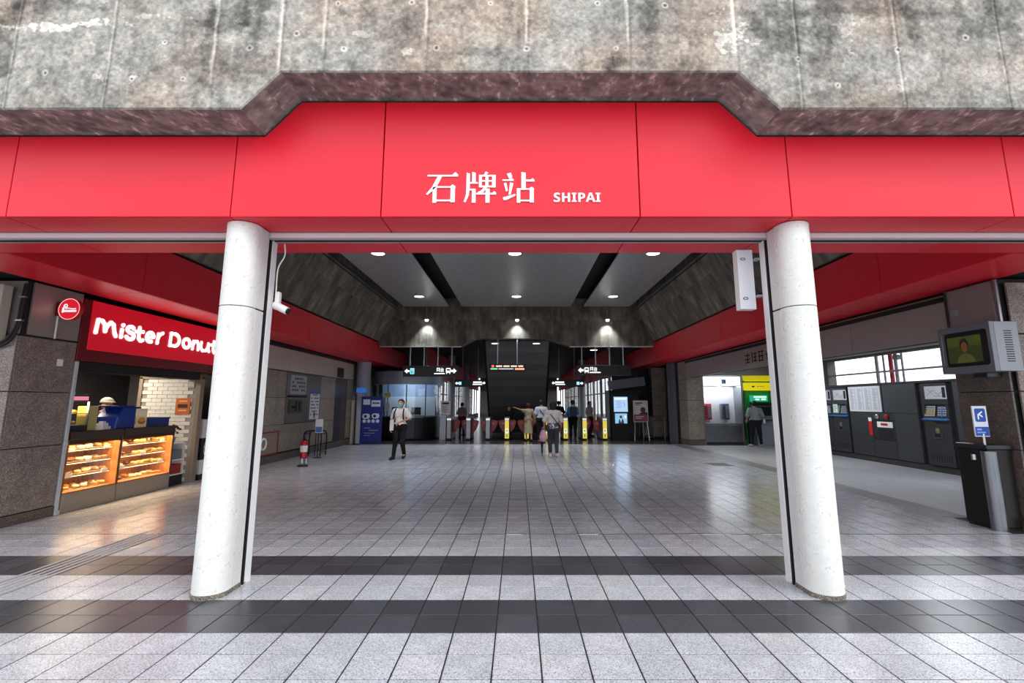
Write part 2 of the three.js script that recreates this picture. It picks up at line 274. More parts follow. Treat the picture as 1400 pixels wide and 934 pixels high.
// ---- red fascia: panels, soffit panels, shutter rail
{
  const t = setting('trim_1', 'glossy red metal fascia panels across the station entrance', 'fascia');
  const xs = [-10.8, -8.74, -6.7, -4.668, -2.628, -1.256, 1.108, 2.49, 4.512, 6.55, 8.6, 10.7], yb = 3.272, { lo, li, ri, ro } = NOTCH, top = 4.058, mid = 4.408;
  for (let k = 0; k + 1 < xs.length; k++) {
    const a = xs[k] + 0.005, b = xs[k + 1] - 0.005; let o;
    if (a < lo && b > li) o = [[a, yb], [b, yb], [b, mid], [li + 0.01, mid], [lo + 0.012, top], [a, top]];
    else if (a < ri && b > ro) o = [[a, yb], [b, yb], [b, top], [ro - 0.012, top], [ri - 0.01, mid], [a, mid]];
    else { const h = a > li - 0.9 && b < ro ? mid : top; o = [[a, yb], [b, yb], [b, h], [a, h]]; }
    const g = extrude(o, 0.028, 0.004); g.translate(0, 0, Z(4.321)); part(t, 'fascia_panel', g, M.red);
    part(t, 'soffit_panel', box(a, b, yb - 0.003, yb + 0.025, 4.352, 4.74, 0.004), M.red);
    part(t, 'soffit_panel', box(a, b, yb - 0.003, yb + 0.025, 4.87, 5.40, 0.004), M.red);
  }
  part(t, 'backing', [box(-14, 14, yb + 0.03, 4.05, 4.36, 5.38)], M.gap);
  part(t, 'inner_panel', box(-14, 14, yb, 4.9, 5.402, 5.43), M.red);
  const s = thing('shutter_rail', 'long bright aluminium shutter rail under the red fascia', 'rail', [0, 0, 0]);
  part(s, 'rail_body', box(-10.7, 10.7, 3.215, 3.272, 4.75, 4.86, 0.006), std(0xf1f2f4, 0.3, 0.1));
  part(s, 'rail_lip', [box(-10.7, 10.7, 3.2, 3.215, 4.745, 4.775), box(-10.7, 10.7, 3.2, 3.215, 4.835, 4.865)], std(0xb4b6bb, 0.35, 0.4));
  part(s, 'slot', box(-10.7, 10.7, 3.2, 3.214, 4.776, 4.834), M.black);
}
// ---- the ceiling, its side haunches and the far beam
const CH = 5.56;
{
  const c = setting('ceiling', 'three long pale metal ceiling panels with black slots between them', 'ceiling');
  for (const [a, b] of [[-4.78, -2.88], [-2.36, 2.176], [2.696, 4.627]]) part(c, 'ceiling_panel', box(a, b, CH, CH + 0.04, 5.5, 20.4, 0.006), M.ceilPanel);
  part(c, 'ceiling_void', [box(-6, 6, CH + 0.35, CH + 0.5, 5.44, 20.5), box(-4.79, -4.74, CH + 0.04, CH + 0.35, 5.5, 20.4), box(4.58, 4.63, CH + 0.04, CH + 0.35, 5.5, 20.4)], M.black);
  for (const s of [-1, 1]) {
    const cx = -0.1, prof = [[5.66, 4.12], [4.95, 5.5], [4.95, 5.9], [6.9, 5.9], [6.9, 4.12]].map(([x, y]) => [cx + s * x, y]);
    const h = setting('side_beam', s < 0 ? 'sloping dark concrete beam above the red band on the doughnut shop side' : 'sloping dark concrete beam above the red band on the ticket machine side', 'beam');
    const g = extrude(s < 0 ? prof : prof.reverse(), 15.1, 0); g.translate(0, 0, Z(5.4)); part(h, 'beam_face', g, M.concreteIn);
    const d = thing('ceiling_duct', s < 0 ? 'run of black pipes along the ceiling edge on the doughnut shop side' : 'run of black pipes along the ceiling edge on the ticket machine side', 'pipe', [0, 0, 0]);
    for (const [x, y, r] of [[5.02, 5.46, 0.05], [4.9, 5.5, 0.035], [5.14, 5.3, 0.03]]) part(d, 'pipe', rod([cx + s * x, y, 5.6], [cx + s * x, y, 20.38], r, 10), x === 4.9 ? M.darkSteel : M.black);
  }
  const w = setting('far_beam', 'dark concrete beam with raised middle hanging across the far end of the hall', 'beam');
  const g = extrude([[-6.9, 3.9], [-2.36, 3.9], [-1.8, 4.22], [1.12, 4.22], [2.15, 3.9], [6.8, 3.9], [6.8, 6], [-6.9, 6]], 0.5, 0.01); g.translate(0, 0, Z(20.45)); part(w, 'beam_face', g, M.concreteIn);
  const c2 = setting('ceiling_far', 'black ceiling over the gates and the passage beyond', 'ceiling');
  part(c2, 'ceiling_slab', box(-10.6, 10.6, 4.5, 4.7, 20.96, 60), M.black);
}
// ---- red bands along both sides, with the soffit beneath
for (const s of [-1, 1]) {
  const t = setting(s < 0 ? 'trim_2' : 'trim_3', s < 0 ? 'dim red metal band above the doughnut shop and stone wall' : 'dim red metal band above the ticket machine alcove', 'fascia');
  const xf = s < 0 ? -5.78 : 5.58, xw = s < 0 ? -6.66 : 6.52;
  for (let k = 0; k < 10; k++) {
    const a = 5.45 + k * 2.05, b = a + 2.04;
    part(t, 'band_panel', box(xf, xf + s * 0.03, 3.272, 4.06, a, b, 0.004), M.red);
    part(t, 'soffit_panel', box(xf + s * 0.031, xw, 3.269, 3.295, a, b, 0.004), M.red);
  }
  part(t, 'backing', box(xf + s * 0.04, s * 7.3, 3.3, 4.115, 5.45, 26), M.gap);
}
// ---- the two pale columns at the entrance
function entranceColumn(s, label) {
  const xi = s < 0 ? -2.462 : 2.452, xo = xi + s * 0.292, xc = (xi + xo) / 2, R = 0.146, Dc = 4.546, c = thing('column', label, 'column', [xc, 0, Dc]);
  const round = (r, y0, y1, a0, a1, back) => {     // plan: half round towards the street, straight flanks behind
    const pts = []; for (let k = 0; k <= 24; k++) { const a = lerp(a0, a1, k / 24); pts.push(new THREE.Vector2(r * Math.cos(a), r * Math.sin(a))); }
    if (back) pts.push(new THREE.Vector2(r, back), new THREE.Vector2(-r, back));
    const g = new THREE.ExtrudeGeometry(new THREE.Shape(pts), { depth: y1 - y0, bevelEnabled: true, bevelSize: 0.003, bevelThickness: 0.003, bevelOffset: -0.003, bevelSegments: 1 });
    g.rotateX(-Math.PI / 2); g.translate(0, y0, 0); g.rotateY(0); return metres(g);
  };
  // shape y becomes -z (into the hall) after the turn, so the round front lies at negative shape y
  const H = 3.262, J = 2.47;
  for (const [a, b] of [[0.035, J - 0.007], [J + 0.007, H]]) {
    part(c, 'front_panel', round(R, a, b, -Math.PI, 0, 0.05), M.column);
    part(c, 'side_panel', box(-R, R, a, b, 0.061, 0.19, 0.004), M.columnSide);
  }
  part(c, 'core', box(-R + 0.012, R - 0.012, 0, H, 0.0, 0.186), M.black);
  part(c, 'foot', round(R + 0.003, 0, 0.034, -Math.PI, 0, 0.19), std(0xb9b4ac, 0.9, 0, { map: granite }), 'grey mortar foot at the base');
  const t = thing('shutter_guide', s < 0 ? 'slim aluminium shutter guide standing behind the column with the security camera' : 'slim aluminium shutter guide standing behind the column by the white box', 'rail', [xi, 0, 4.79]);
  const q = s < 0 ? 1 : -1;
  part(t, 'channel', [box(-q * 0.06, q * 0.006, 0, 3.2, 0.03, 0.1), box(-q * 0.012, q * 0.012, 0.02, 3.2, 0.0, 0.028)], std(0xeeeeef, 0.35, 0.1));
  part(t, 'slot', box(-q * 0.06, q * 0.002, 0, 3.2, -0.02, 0.0), M.black);
  return c;
}
entranceColumn(-1, 'pale speckled half-round column near the doughnut shop with a camera behind it');
entranceColumn(1, 'pale speckled half-round column beside the white box near the ticket machines');

{ // security camera on the guide
  const c = thing('security_camera', 'white bullet security camera on a bracket behind the pale column', 'camera', [-2.448, 2.5, 4.9]);
  part(c, 'wall_bracket', [box(0.0125, 0.06, 0.03, 0.2, -0.03, 0.03, 0.012), box(0.0, 0.06, 0.02, 0.07, -0.025, 0.025, 0.012)], M.whitePaint);
  const b = new THREE.CylinderGeometry(0.038, 0.038, 0.15, 18); b.rotateZ(Math.PI / 2); b.rotateZ(-0.45); b.translate(0.08, 0.035, 0.02); part(c, 'housing', metres(b), M.whitePaint);
  const l = new THREE.CylinderGeometry(0.03, 0.03, 0.02, 18); l.rotateZ(Math.PI / 2); l.rotateZ(-0.45); l.translate(0.155, -0.001, 0.02); part(c, 'lens', metres(l), M.black);
  part(c, 'cable', tube([[0.01, 0.2, 0], [0.02, 0.45, -0.01], [0.07, 0.58, 0], [0.06, 0.7, 0]], 0.007), M.white);
}
{ // white flat box on the other side
  const b = thing('sign_box', 'flat white metal box with two lifting rings beside the column', 'box', [2.32, 2.53, 4.98]);
  part(b, 'case', box(-0.08, 0.075, 0, 0.62, -0.05, 0.05, 0.004), std(0xdedfe4, 0.35, 0.2));
  part(b, 'edge_strip', box(-0.087, -0.0805, 0.0, 0.62, -0.056, 0.05, 0.002), M.whitePaint);
  for (const y of [0.11, 0.52]) { const t = new THREE.TorusGeometry(0.022, 0.004, 6, 18); t.scale(1, 0.55, 1); t.translate(-0.03, y, 0.055); part(b, 'ring', metres(t), M.dark); }
  for (const y of [0.12, 0.5]) part(b, 'bracket', box(0.076, 0.125, y, y + 0.02, -0.1, -0.03), M.alu);
}
{ // station name
  const n = thing('station_name', 'white Chinese and English station name lettering on the red fascia', 'sign', [0, 0, 4.321]);
  const px = (x) => -0.844 + (x - 113) * 0.001437, py = (y) => 3.407 + (299 - y) * 0.001525;
  const glyph = (name, polys, label) => part(n, name, polys.map((q) => { const a = q.map(([x, y]) => [px(x), py(y)]), g = extrude(a, 0.012); g.translate(0, 0, 0.0125); return g; }), M.whitePaint, label);
  glyph('character', [[[118, 126], [275, 126], [296, 108], [313, 124], [313, 136], [118, 136]], [[183, 136], [210, 136], [178, 200], [150, 228], [120, 254], [111, 249], [148, 205]], [[153, 206], [178, 200], [178, 303], [153, 303]], [[178, 199], [264, 199], [280, 187], [298, 200], [298, 208], [178, 208]], [[267, 208], [295, 208], [295, 300], [267, 300]], [[178, 284], [267, 284], [267, 294], [178, 294]]], 'white character shi');
  glyph('character', [[[368, 112], [389, 118], [389, 215], [383, 255], [363, 301], [352, 297], [366, 250]], [[403, 107], [426, 113], [426, 172], [403, 172]], [[389, 172], [440, 172], [440, 182], [389, 182]], [[389, 215], [427, 215], [427, 303], [403, 303], [403, 225], [389, 225]], [[489, 104], [507, 112], [491, 126], [478, 126]], [[447, 126], [555, 126], [555, 136], [447, 136]], [[447, 136], [466, 136], [466, 206], [447, 206]], [[531, 136], [554, 136], [554, 206], [531, 206]], [[466, 160], [531, 160], [531, 169], [466, 169]], [[466, 195], [531, 195], [531, 205], [466, 205]], [[488, 136], [508, 136], [508, 160], [488, 160]], [[488, 169], [508, 169], [508, 195], [488, 195]], [[478, 206], [500, 206], [474, 237], [446, 242], [440, 236], [462, 226]], [[430, 241], [534, 241], [545, 229], [557, 240], [557, 251], [430, 251]], [[490, 214], [516, 214], [516, 241], [490, 241]], [[490, 251], [516, 251], [516, 303], [490, 303]]], 'white character pai');
  glyph('character', [[[625, 118], [651, 112], [661, 140], [640, 150]], [[597, 155], [640, 155], [655, 145], [669, 155], [669, 164], [597, 164]], [[606, 180], [622, 175], [633, 226], [620, 233]], [[645, 174], [667, 180], [650, 251], [637, 251]], [[600, 270], [650, 256], [680, 247], [681, 258], [622, 286], [606, 286]], [[718, 108], [746, 112], [746, 212], [718, 212]], [[746, 156], [780, 156], [791, 147], [802, 158], [802, 168], [746, 168]], [[689, 212], [711, 212], [711, 303], [689, 303]], [[711, 212], [768, 212], [784, 202], [799, 213], [799, 221], [711, 221]], [[771, 221], [797, 221], [797, 301], [771, 301]], [[711, 285], [771, 285], [771, 294], [711, 294]]], 'white character zhan');
  const g = new TextGeometry('SHIPAI', { font, size: 0.088, depth: 0.012, curveSegments: 4 }); g.computeBoundingBox(); const w = g.boundingBox.max.x - g.boundingBox.min.x; g.scale(0.427 / w, 1, 1); g.translate(0.315, 3.409, 0.0005); part(n, 'latin_letters', metres(g), M.whitePaint);
}

// ================================================================ LEFT SIDE
const LX = -6.7;
{ // granite pillar at the entrance: courses of slabs on a core
  const p = setting('pillar_shop', 'dark speckled granite pillar beside the doughnut shop', 'pillar');
  part(p, 'core', box(-7.9, LX - 0.035, 0, 3.26, 6.69, 7.52), M.dark);
  const ys = [0.14, 1.0, 1.75, 2.5];
  for (let k = 0; k < 3; k++) {
    part(p, 'granite_slab', box(LX - 0.03, LX, ys[k] + 0.005, ys[k + 1] - 0.005, 6.645, 7.53, 0.006), M.granite);
    part(p, 'granite_slab', box(-7.35, LX - 0.002, ys[k] + 0.005, ys[k + 1] - 0.005, 6.61, 6.64, 0.006), M.granite);
    part(p, 'granite_slab', box(-7.95, -7.36, ys[k] + 0.005, ys[k + 1] - 0.005, 6.61, 6.64, 0.006), M.granite);
  }
  part(p, 'plinth', [box(LX - 0.03, LX + 0.012, 0, 0.135, 6.6, 7.53, 0.005), box(-7.95, LX + 0.012, 0, 0.135, 6.59, 6.62, 0.005)], M.graniteDark);
  part(p, 'metal_cap_panel', box(LX - 0.03, LX, 2.52, 3.25, 6.75, 7.53, 0.004), std(0x9b938e, 0.35, 0.3), 'grey metal cladding above the granite');
  part(p, 'metal_cap_panel', box(-7.95, LX - 0.035, 2.52, 3.25, 6.65, 6.68, 0.004), std(0x8f8883, 0.35, 0.3));
  part(p, 'ledge', box(-7.95, LX + 0.01, 2.5, 2.517, 6.6, 7.53), M.dark);
}
{
  const e = thing('electric_box', 'pale green-white electric box high on the granite pillar', 'electric box', [-6.98, 2.42, 6.52]);
  part(e, 'case', box(-0.3, 0.14, 0, 0.74, -0.06, 0.08, 0.008), std(0xb6b6a6, 0.5)); part(e, 'door', box(-0.28, 0.1, 0.02, 0.72, -0.066, -0.061, 0.002), std(0xc4c4b4, 0.45));
  const c = thing('cable_bundle', 'thick black cables curving down beside the electric box on the pillar', 'cable', [0, 0, 0]);
  for (const d of [0, 0.035]) part(c, 'cable', tube([[-6.69 + d, 3.2, 6.6], [-6.69 + d, 2.9, 6.58], [-6.71 + d, 2.6, 6.58], [-6.82 + d, 2.41 - d, 6.57], [-7.0, 2.36 - d, 6.57], [-7.5, 2.34 - d, 6.57]], 0.016, 30), M.black);
  for (const y of [2.68, 3.0]) part(c, 'clamp', box(-6.72, -6.63, y, y + 0.02, 6.56, 6.6), M.steel);
  const s = thing('disc_sign', 'small round red illuminated doughnut sign on a bracket at the pillar', 'sign', [LX, 2.72, 7.12]);
  const dg = new THREE.CylinderGeometry(0.165, 0.165, 0.06, 36); dg.rotateX(Math.PI / 2); dg.translate(0.2, 0.22, 0); part(s, 'disc_body', metres(dg), M.redSign);
  const t = canvasTex(256, 256, (x) => { x.fillStyle = '#e5122e'; x.fillRect(0, 0, 256, 256); x.strokeStyle = '#fff'; x.lineWidth = 6; x.beginPath(); x.arc(128, 128, 120, 0, 7); x.stroke(); x.fillStyle = '#fff'; x.beginPath(); x.arc(85, 92, 26, 0, 7); x.fill(); x.fillStyle = '#e5122e'; x.beginPath(); x.arc(88, 88, 9, 0, 7); x.fill(); x.strokeStyle = '#fff'; x.lineWidth = 26; x.lineCap = 'round'; x.beginPath(); x.moveTo(62, 118); x.lineTo(60, 160); x.moveTo(64, 152); x.lineTo(205, 150); x.stroke(); x.lineWidth = 12; x.beginPath(); x.moveTo(90, 125); x.bezierCurveTo(130, 105, 150, 135, 205, 122); x.stroke(); });
  const fg = new THREE.CircleGeometry(0.16, 36); fg.translate(0.2, 0.22, 0.0315); part(s, 'sign_face', fg, lit(t, 0.9));
  part(s, 'bracket', box(0.0, 0.06, 0.12, 0.32, -0.03, 0.03, 0.004), M.darkRed); part(s, 'pole', cyl(0.025, -0.21, 0.12, 0, 0.012), M.white);
  const q = solo('wall_socket', [box(LX, LX + 0.012, 2.13, 2.23, 7.24, 7.33, 0.003)], M.white, 'little white socket plate on the granite pillar', 'socket');
}
{ // ---- the doughnut shop: room behind the wall line
  const w = setting('wall_shop_back', 'dark grey back wall of the doughnut shop with cup prints', 'wall');
  part(w, 'back_wall', box(-9.6, -7.3, 0, 3.2, 12.4, 12.5), std(0x84848a, 0.7));
  part(setting('wall_shop_side', 'dark side wall of the doughnut shop', 'wall'), 'side_wall', box(-9.7, -9.6, 0, 3.2, 7.55, 12.5), std(0x3a3a3d, 0.7));
  part(setting('wall_shop_near', 'dark near wall of the doughnut shop behind the granite pillar', 'wall'), 'near_wall', box(-9.6, LX - 0.1, 0, 3.2, 7.54, 7.6), std(0x55504c, 0.7));
  part(setting('ceiling_shop', 'dark ceiling of the doughnut shop', 'ceiling'), 'ceiling_slab', [box(-9.6, LX - 0.36, 2.62, 2.7, 7.61, 12.4)], std(0x4a4a4c, 0.8)); part(setting('floor_shop', 'brown floor of the doughnut shop', 'floor'), 'floor_slab', box(-9.6, LX - 0.06, -0.1, 0.001, 7.55, 12.4), std(0x6a5a4c, 0.5));
  // logo cups printed on the back wall
  const lt = canvasTex(256, 128, (x) => { x.fillStyle = '#84848a'; x.fillRect(0, 0, 256, 128); x.fillStyle = '#c4c4c8'; for (const cx of [70, 190]) { for (const [dx, dy] of [[-14, 30], [6, 30], [-20, 52], [0, 52], [18, 52], [-14, 72], [6, 72]]) x.fillRect(cx + dx, dy, 13, 9); } });
  part(w, 'wall_print', face(1.3, 0.6, -8.55, 1.85, Z(12.394)), print(lt, 0.8));
  const lights = thing('shop_light', 'long white tube light on the doughnut shop ceiling', 'lamp', [-8.2, 2.56, 9.2]);
  part(lights, 'housing', box(-0.1, 0.1, 0.03, 0.06, -1.2, 1.2, 0.004), M.white); part(lights, 'tube_diffuser', box(-0.08, 0.08, 0.0, 0.03, -1.18, 1.18, 0.006), glow(0xfff3e0, 3));
  const rl = new THREE.RectAreaLight(0xfff0dc, 60, 0.16, 2.36); rl.position.set(-8.2, 2.54, Z(9.2)); rl.rotation.x = -Math.PI / 2; scene.add(rl);
}
{ // white brick partition, facing the street, with its brown end post
  const p = setting('wall_brick', 'white brick partition at the far end of the doughnut shop', 'wall');
  part(p, 'mortar', box(-7.92, LX - 0.08, 0, 2.1, 10.62, 10.7), std(0x9c978c, 0.9));
  const bricks = []; for (let r = 0; r < 26; r++) for (let k = 0; k < 13; k++) { const x0 = -7.92 + k * 0.215 + (r % 2) * 0.107; if (x0 + 0.21 > LX - 0.08) continue; const e = rr(0, 0.004); bricks.push(box(x0, x0 + 0.207, 0.02 + r * 0.08, 0.092 + r * 0.08, 10.608 - e, 10.622, 0)); }
  const b = part(p, 'bricks', bricks, std(0xe4e0d6, 0.6, 0, { bumpMap: grain, bumpScale: 0.002 })); b.userData.kind = 'stuff'; b.userData.label = 'small white bricks in running bond';
  part(p, 'end_post', box(LX - 0.08, LX + 0.01, 0, 2.14, 10.59, 10.72, 0.006), M.tan); part(p, 'end_post', box(-8.0, -7.92, 0, 2.14, 10.59, 10.72, 0.006), M.tan); part(p, 'top_rail', box(-8.0, LX + 0.01, 2.1, 2.15, 10.59, 10.72, 0.005), M.tan);
  solo('notice', pbox(-7.18, -6.88, 1.36, 1.7, 10.592, 10.604), print(canvasTex(64, 64, (x) => { x.fillStyle = '#c8682c'; x.fillRect(0, 0, 64, 64); x.fillStyle = '#3a2216'; x.fillRect(10, 24, 44, 14); x.fillStyle = '#f0c08a'; x.fillRect(14, 46, 36, 4); x.fillRect(14, 10, 36, 4); })), 'orange notice with a dark band on the white brick wall', 'notice');
  solo('plaque', pbox(-6.98, -6.84, 1.92, 2.07, 10.595, 10.604), print(canvasTex(48, 48, (x) => { x.fillStyle = '#d9d4ca'; x.fillRect(0, 0, 48, 48); x.strokeStyle = '#777'; x.lineWidth = 3; x.strokeRect(6, 6, 36, 36); x.beginPath(); x.arc(24, 24, 9, 0, 7); x.stroke(); })), 'tiny grey plaque near the top of the brick wall', 'plaque');
}
{ // shop sign
  const s = thing('shop_sign', 'long red illuminated doughnut shop sign with white hand-drawn letters', 'sign', [LX, 0, 0]);
  part(s, 'sign_case', box(-0.34, 0.0, 2.235, 3.195, 7.55, 11.3, 0.006), M.darkRed);
  part(s, 'sign_face', box(0.0, 0.012, 2.42, 3.19, 7.7, 11.28, 0.003), new THREE.MeshStandardMaterial({ color: 0xd3142b, roughness: 0.3, emissive: 0xe0102a, emissiveIntensity: 0.32 }));
  // rounded strokes; u runs along the sign into the hall, v is height
  const W = 0.064, ball = (u, v, r) => { const g = new THREE.CylinderGeometry(r, r, 0.02, 14); g.rotateZ(Math.PI / 2); g.translate(0.022, v, Z(u)); return metres(g); };
  const stroke = (pts, w = W) => { const out = []; pts.forEach(([u, v], i) => { out.push(ball(u, v, w / 2)); if (i) { const [a, b] = pts[i - 1], L = Math.hypot(u - a, v - b), g = new THREE.BoxGeometry(0.02, w, L); g.rotateX(Math.atan2(v - b, u - a)); g.translate(0.022, (v + b) / 2, Z((u + a) / 2)); out.push(metres(g)); } }); return out; };
  const arc = (cu, cv, ru, rv, a0, a1, n = 10) => Array.from({ length: n + 1 }, (_, i) => { const a = (a0 + (a1 - a0) * i / n) * Math.PI / 180; return [cu + ru * Math.cos(a), cv + rv * Math.sin(a)]; });
  const y = 2.69, h = 0.21, L = {
    M: [[[7.80, y + 0.01], [7.82, 2.905], [7.90, 2.9], [7.955, 2.85], [7.975, y + 0.05], [8.0, 2.83], [8.07, 2.9], [8.13, 2.87], [8.17, y + 0.04], [8.2, y]]],
    i: [[[8.31, y], [8.315, y + 0.13]], [[8.325, y + 0.205], [8.326, y + 0.206]]],
    s: [[...arc(8.50, y + 0.155, 0.075, 0.05, 30, 200, 6), ...arc(8.50, y + 0.045, 0.085, 0.058, 100, -160, 8)]],
    t: [[[8.7, y + 0.22], [8.7, y + 0.03], [8.75, y - 0.01], [8.8, y + 0.01]], [[8.63, y + 0.14], [8.79, y + 0.155]]],
    e: [[[8.9, y + 0.075], [9.04, y + 0.09], ...arc(8.97, y + 0.085, 0.085, 0.085, 10, 300, 12)]],
    r: [[[9.16, y], [9.17, y + 0.17]], [[9.17, y + 0.1], [9.21, y + 0.165], [9.28, y + 0.2]]],
    D: [[[9.5, y], [9.51, y + 0.23]], [[9.5, y + 0.23], [9.6, y + 0.23], ...arc(9.62, y + 0.115, 0.13, 0.115, 85, -85, 9), [9.5, y]]],
    o: [arc(9.97, y + 0.09, 0.1, 0.09, 0, 360, 16)],
    n: [[[10.17, y], [10.18, y + 0.16]], [[10.18, y + 0.1], [10.22, y + 0.16], [10.3, y + 0.17], [10.345, y + 0.11], [10.35, y]]],
    u: [[[10.44, y + 0.17], [10.44, y + 0.05], [10.5, y - 0.005], [10.6, y + 0.01], [10.67, y + 0.08], [10.68, y + 0.17], [10.69, y + 0.03], [10.72, y]]],
    t2: [[[10.87, y + 0.24], [10.86, y + 0.04], [10.91, y - 0.01], [10.99, y + 0.01]], [[10.77, y + 0.15], [10.99, y + 0.17]]],
  };
  for (const k of Object.keys(L)) part(s, 'letter', L[k].flatMap((q) => stroke(q)), glow(0xffffff, 0.75, { color: 0xffffff }));
  const rl = new THREE.RectAreaLight(0xff5a5a, 0.5, 3.5, 0.75); rl.position.set(LX + 0.06, 2.8, Z(9.5)); rl.lookAt(0, 2.8, Z(9.5)); scene.add(rl);
  const hd = solo('shutter_housing', box(LX - 0.3, LX - 0.02, 2.08, 2.23, 7.6, 10.58, 0.004), M.black, 'black shutter housing under the doughnut shop sign', 'shutter');
  const post = solo('shop_post', [box(LX - 0.05, LX + 0.012, 0, 2.225, 7.545, 7.6, 0.005), box(LX - 0.07, LX + 0.03, 0, 0.06, 7.54, 7.61, 0.004), box(LX, LX + 0.03, 0.98, 1.02, 7.55, 7.59, 0.004), box(LX, LX + 0.03, 1.72, 1.76, 7.55, 7.59, 0.004)], std(0xc6cacd, 0.4, 0.1), 'slim pale metal post at the near edge of the doughnut shop', 'post');
}
// ---- display cases
function displayCase(D0, D1, label, name) {
  const c = thing('display_case', label, 'display case', [LX, 0, (D0 + D1) / 2]), w = (D1 - D0) / 2 - 0.006;
  part(c, 'kick_panel', box(-0.62, 0.0, 0.0, 0.27, -w, w, 0.006), std(0x9a9084, 0.5, 0.1));
  part(c, 'back_panel', box(-0.62, -0.6, 0.27, 1.05, -w, w), M.wood); part(c, 'deck', box(-0.6, -0.002, 0.27, 0.29, -w, w), M.wood);
  part(c, 'end_panel', box(-0.6, -0.01, 0.29, 1.05, -w, -w + 0.018), M.wood); part(c, 'end_panel', box(-0.6, -0.01, 0.29, 1.05, w - 0.018, w), M.wood);
  for (const y of [0.5, 0.69, 0.88]) {
    part(c, 'shelf', box(-0.58, -0.1, y, y + 0.012, -w + 0.02, w - 0.02), M.glass);
    part(c, 'light_strip', box(-0.118, -0.102, y - 0.012, y - 0.001, -w + 0.06, w - 0.06), glow(0xffd79a, 3));
    const sl = new THREE.RectAreaLight(0xffdcae, 90, 0.016, 2 * w - 0.12); sl.position.set(LX - 0.11, y - 0.015, Z((D0 + D1) / 2)); sl.rotation.set(-Math.PI / 2, 0, 0); scene.add(sl);
  }
  part(c, 'counter_top', box(-0.64, 0.02, 1.05, 1.17, -w, w, 0.008), std(0x5a4636, 0.45, 0, { map: woodTex }));
  part(c, 'fascia_strip', box(0.0205, 0.026, 1.06, 1.16, -w + 0.02, w - 0.02, 0.002), std(0x3a3129, 0.4));
  part(c, 'valance', box(-0.03, -0.002, 0.985, 1.05, -w + 0.02, w - 0.02), std(0x5a4636, 0.45, 0, { map: woodTex })); part(c, 'front_glass', box(-0.012, -0.004, 0.29, 0.984, -w + 0.02, w - 0.02), M.glass);
  part(c, 'post', box(-0.02, 0.008, 0.27, 1.05, w - 0.012, w + 0.004, 0.002), M.darkSteel);
  part(c, 'light_strip', box(-0.12, -0.05, 1.03, 1.048, -w + 0.05, w - 0.05, 0.003), glow(0xffd79a, 5));
  const rl = new THREE.RectAreaLight(0xffdcae, 45, 0.07, 2 * w - 0.1); rl.position.set(LX - 0.085, 1.025, Z((D0 + D1) / 2)); rl.rotation.x = -Math.PI / 2; scene.add(rl);
  const rows = [[0.512, 'lower'], [0.702, 'middle'], [0.892, 'top']], dough = [0xc88a3c, 0xd9a04a, 0xe8c26a, 0x6b3a1c, 0xb9752e, 0xf0dfb0].map((k) => std(k, 0.6));
  const ring = new THREE.TorusGeometry(0.036, 0.021, 8, 16); ring.rotateX(Math.PI / 2); ring.translate(0, 0.021, 0);
  const bun = new THREE.SphereGeometry(0.048, 14, 8); bun.scale(1.2, 0.55, 0.85); bun.translate(0, 0.026, 0);
  const twist = new THREE.CapsuleGeometry(0.026, 0.08, 4, 10); twist.rotateZ(Math.PI / 2); twist.translate(0, 0.026, 0);
  rows.push([0.292, 'floor']);
  rows.forEach(([y, row], ri) => {
    for (let k = 0; k < 3; k++) {
      const tz = -w + 0.17 + k * (2 * w - 0.34) / 2, trayL = row === 'floor' ? 'deck' : row + ' shelf';
      const t = solo('pastry_tray', box(LX - 0.45, LX - 0.13, y, y + 0.008, (D0 + D1) / 2 + tz - 0.15, (D0 + D1) / 2 + tz + 0.15, 0.003), std(0x9a7a54, 0.5), `flat tan tray, ${['nearest', 'centre', 'far'][k]} one on the ${trayL} of the ${name} case`, 'tray', 'pastry trays in the doughnut shop');
      for (let q = 0; q < 4; q++) {
        const kind = (ri + k + (w > 0.6 ? 1 : 0)) % 3, g = [ring, bun, twist][kind], m = dough[(ri * 3 + k * 2 + (q > 1 ? 1 : 0) + (kind === 0 ? 3 : 0)) % 6];
        const p = new THREE.Mesh(metres(g.clone()), m); shade(p); p.name = numbered('pastry'); p.position.set(LX - 0.19 - 0.15 * (q >> 1), y + 0.0085, Z((D0 + D1) / 2 + tz - 0.07 + 0.14 * (q % 2))); p.rotation.y = rr(-0.4, 0.4); scene.add(p);
        tag(p, `${['ring doughnut', 'round filled bun', 'long twisted doughnut'][kind]}, ${['front nearer', 'front farther', 'rear nearer', 'rear farther'][q]} of four, ${['nearest', 'centre', 'far'][k]} tray, ${trayL}, ${name} case`, 'pastry', `pastries on the ${trayL} of the ${name} case`);
      }
      if (row !== 'floor' && (k + ri) % 2 === 0) part(c, 'price_tag', box(-0.098, -0.092, y - 0.03, y + 0.035, tz - 0.06, tz + 0.06, 0.001), std(0xf4efe0, 0.5), 'small cream price card');
    }
  });
  return c;
}
displayCase(7.63, 8.645, 'warm lit glass pastry case next to the slim metal post', 'near');
displayCase(8.655, 9.94, 'warm lit glass pastry case next to the small white shelf', 'far');
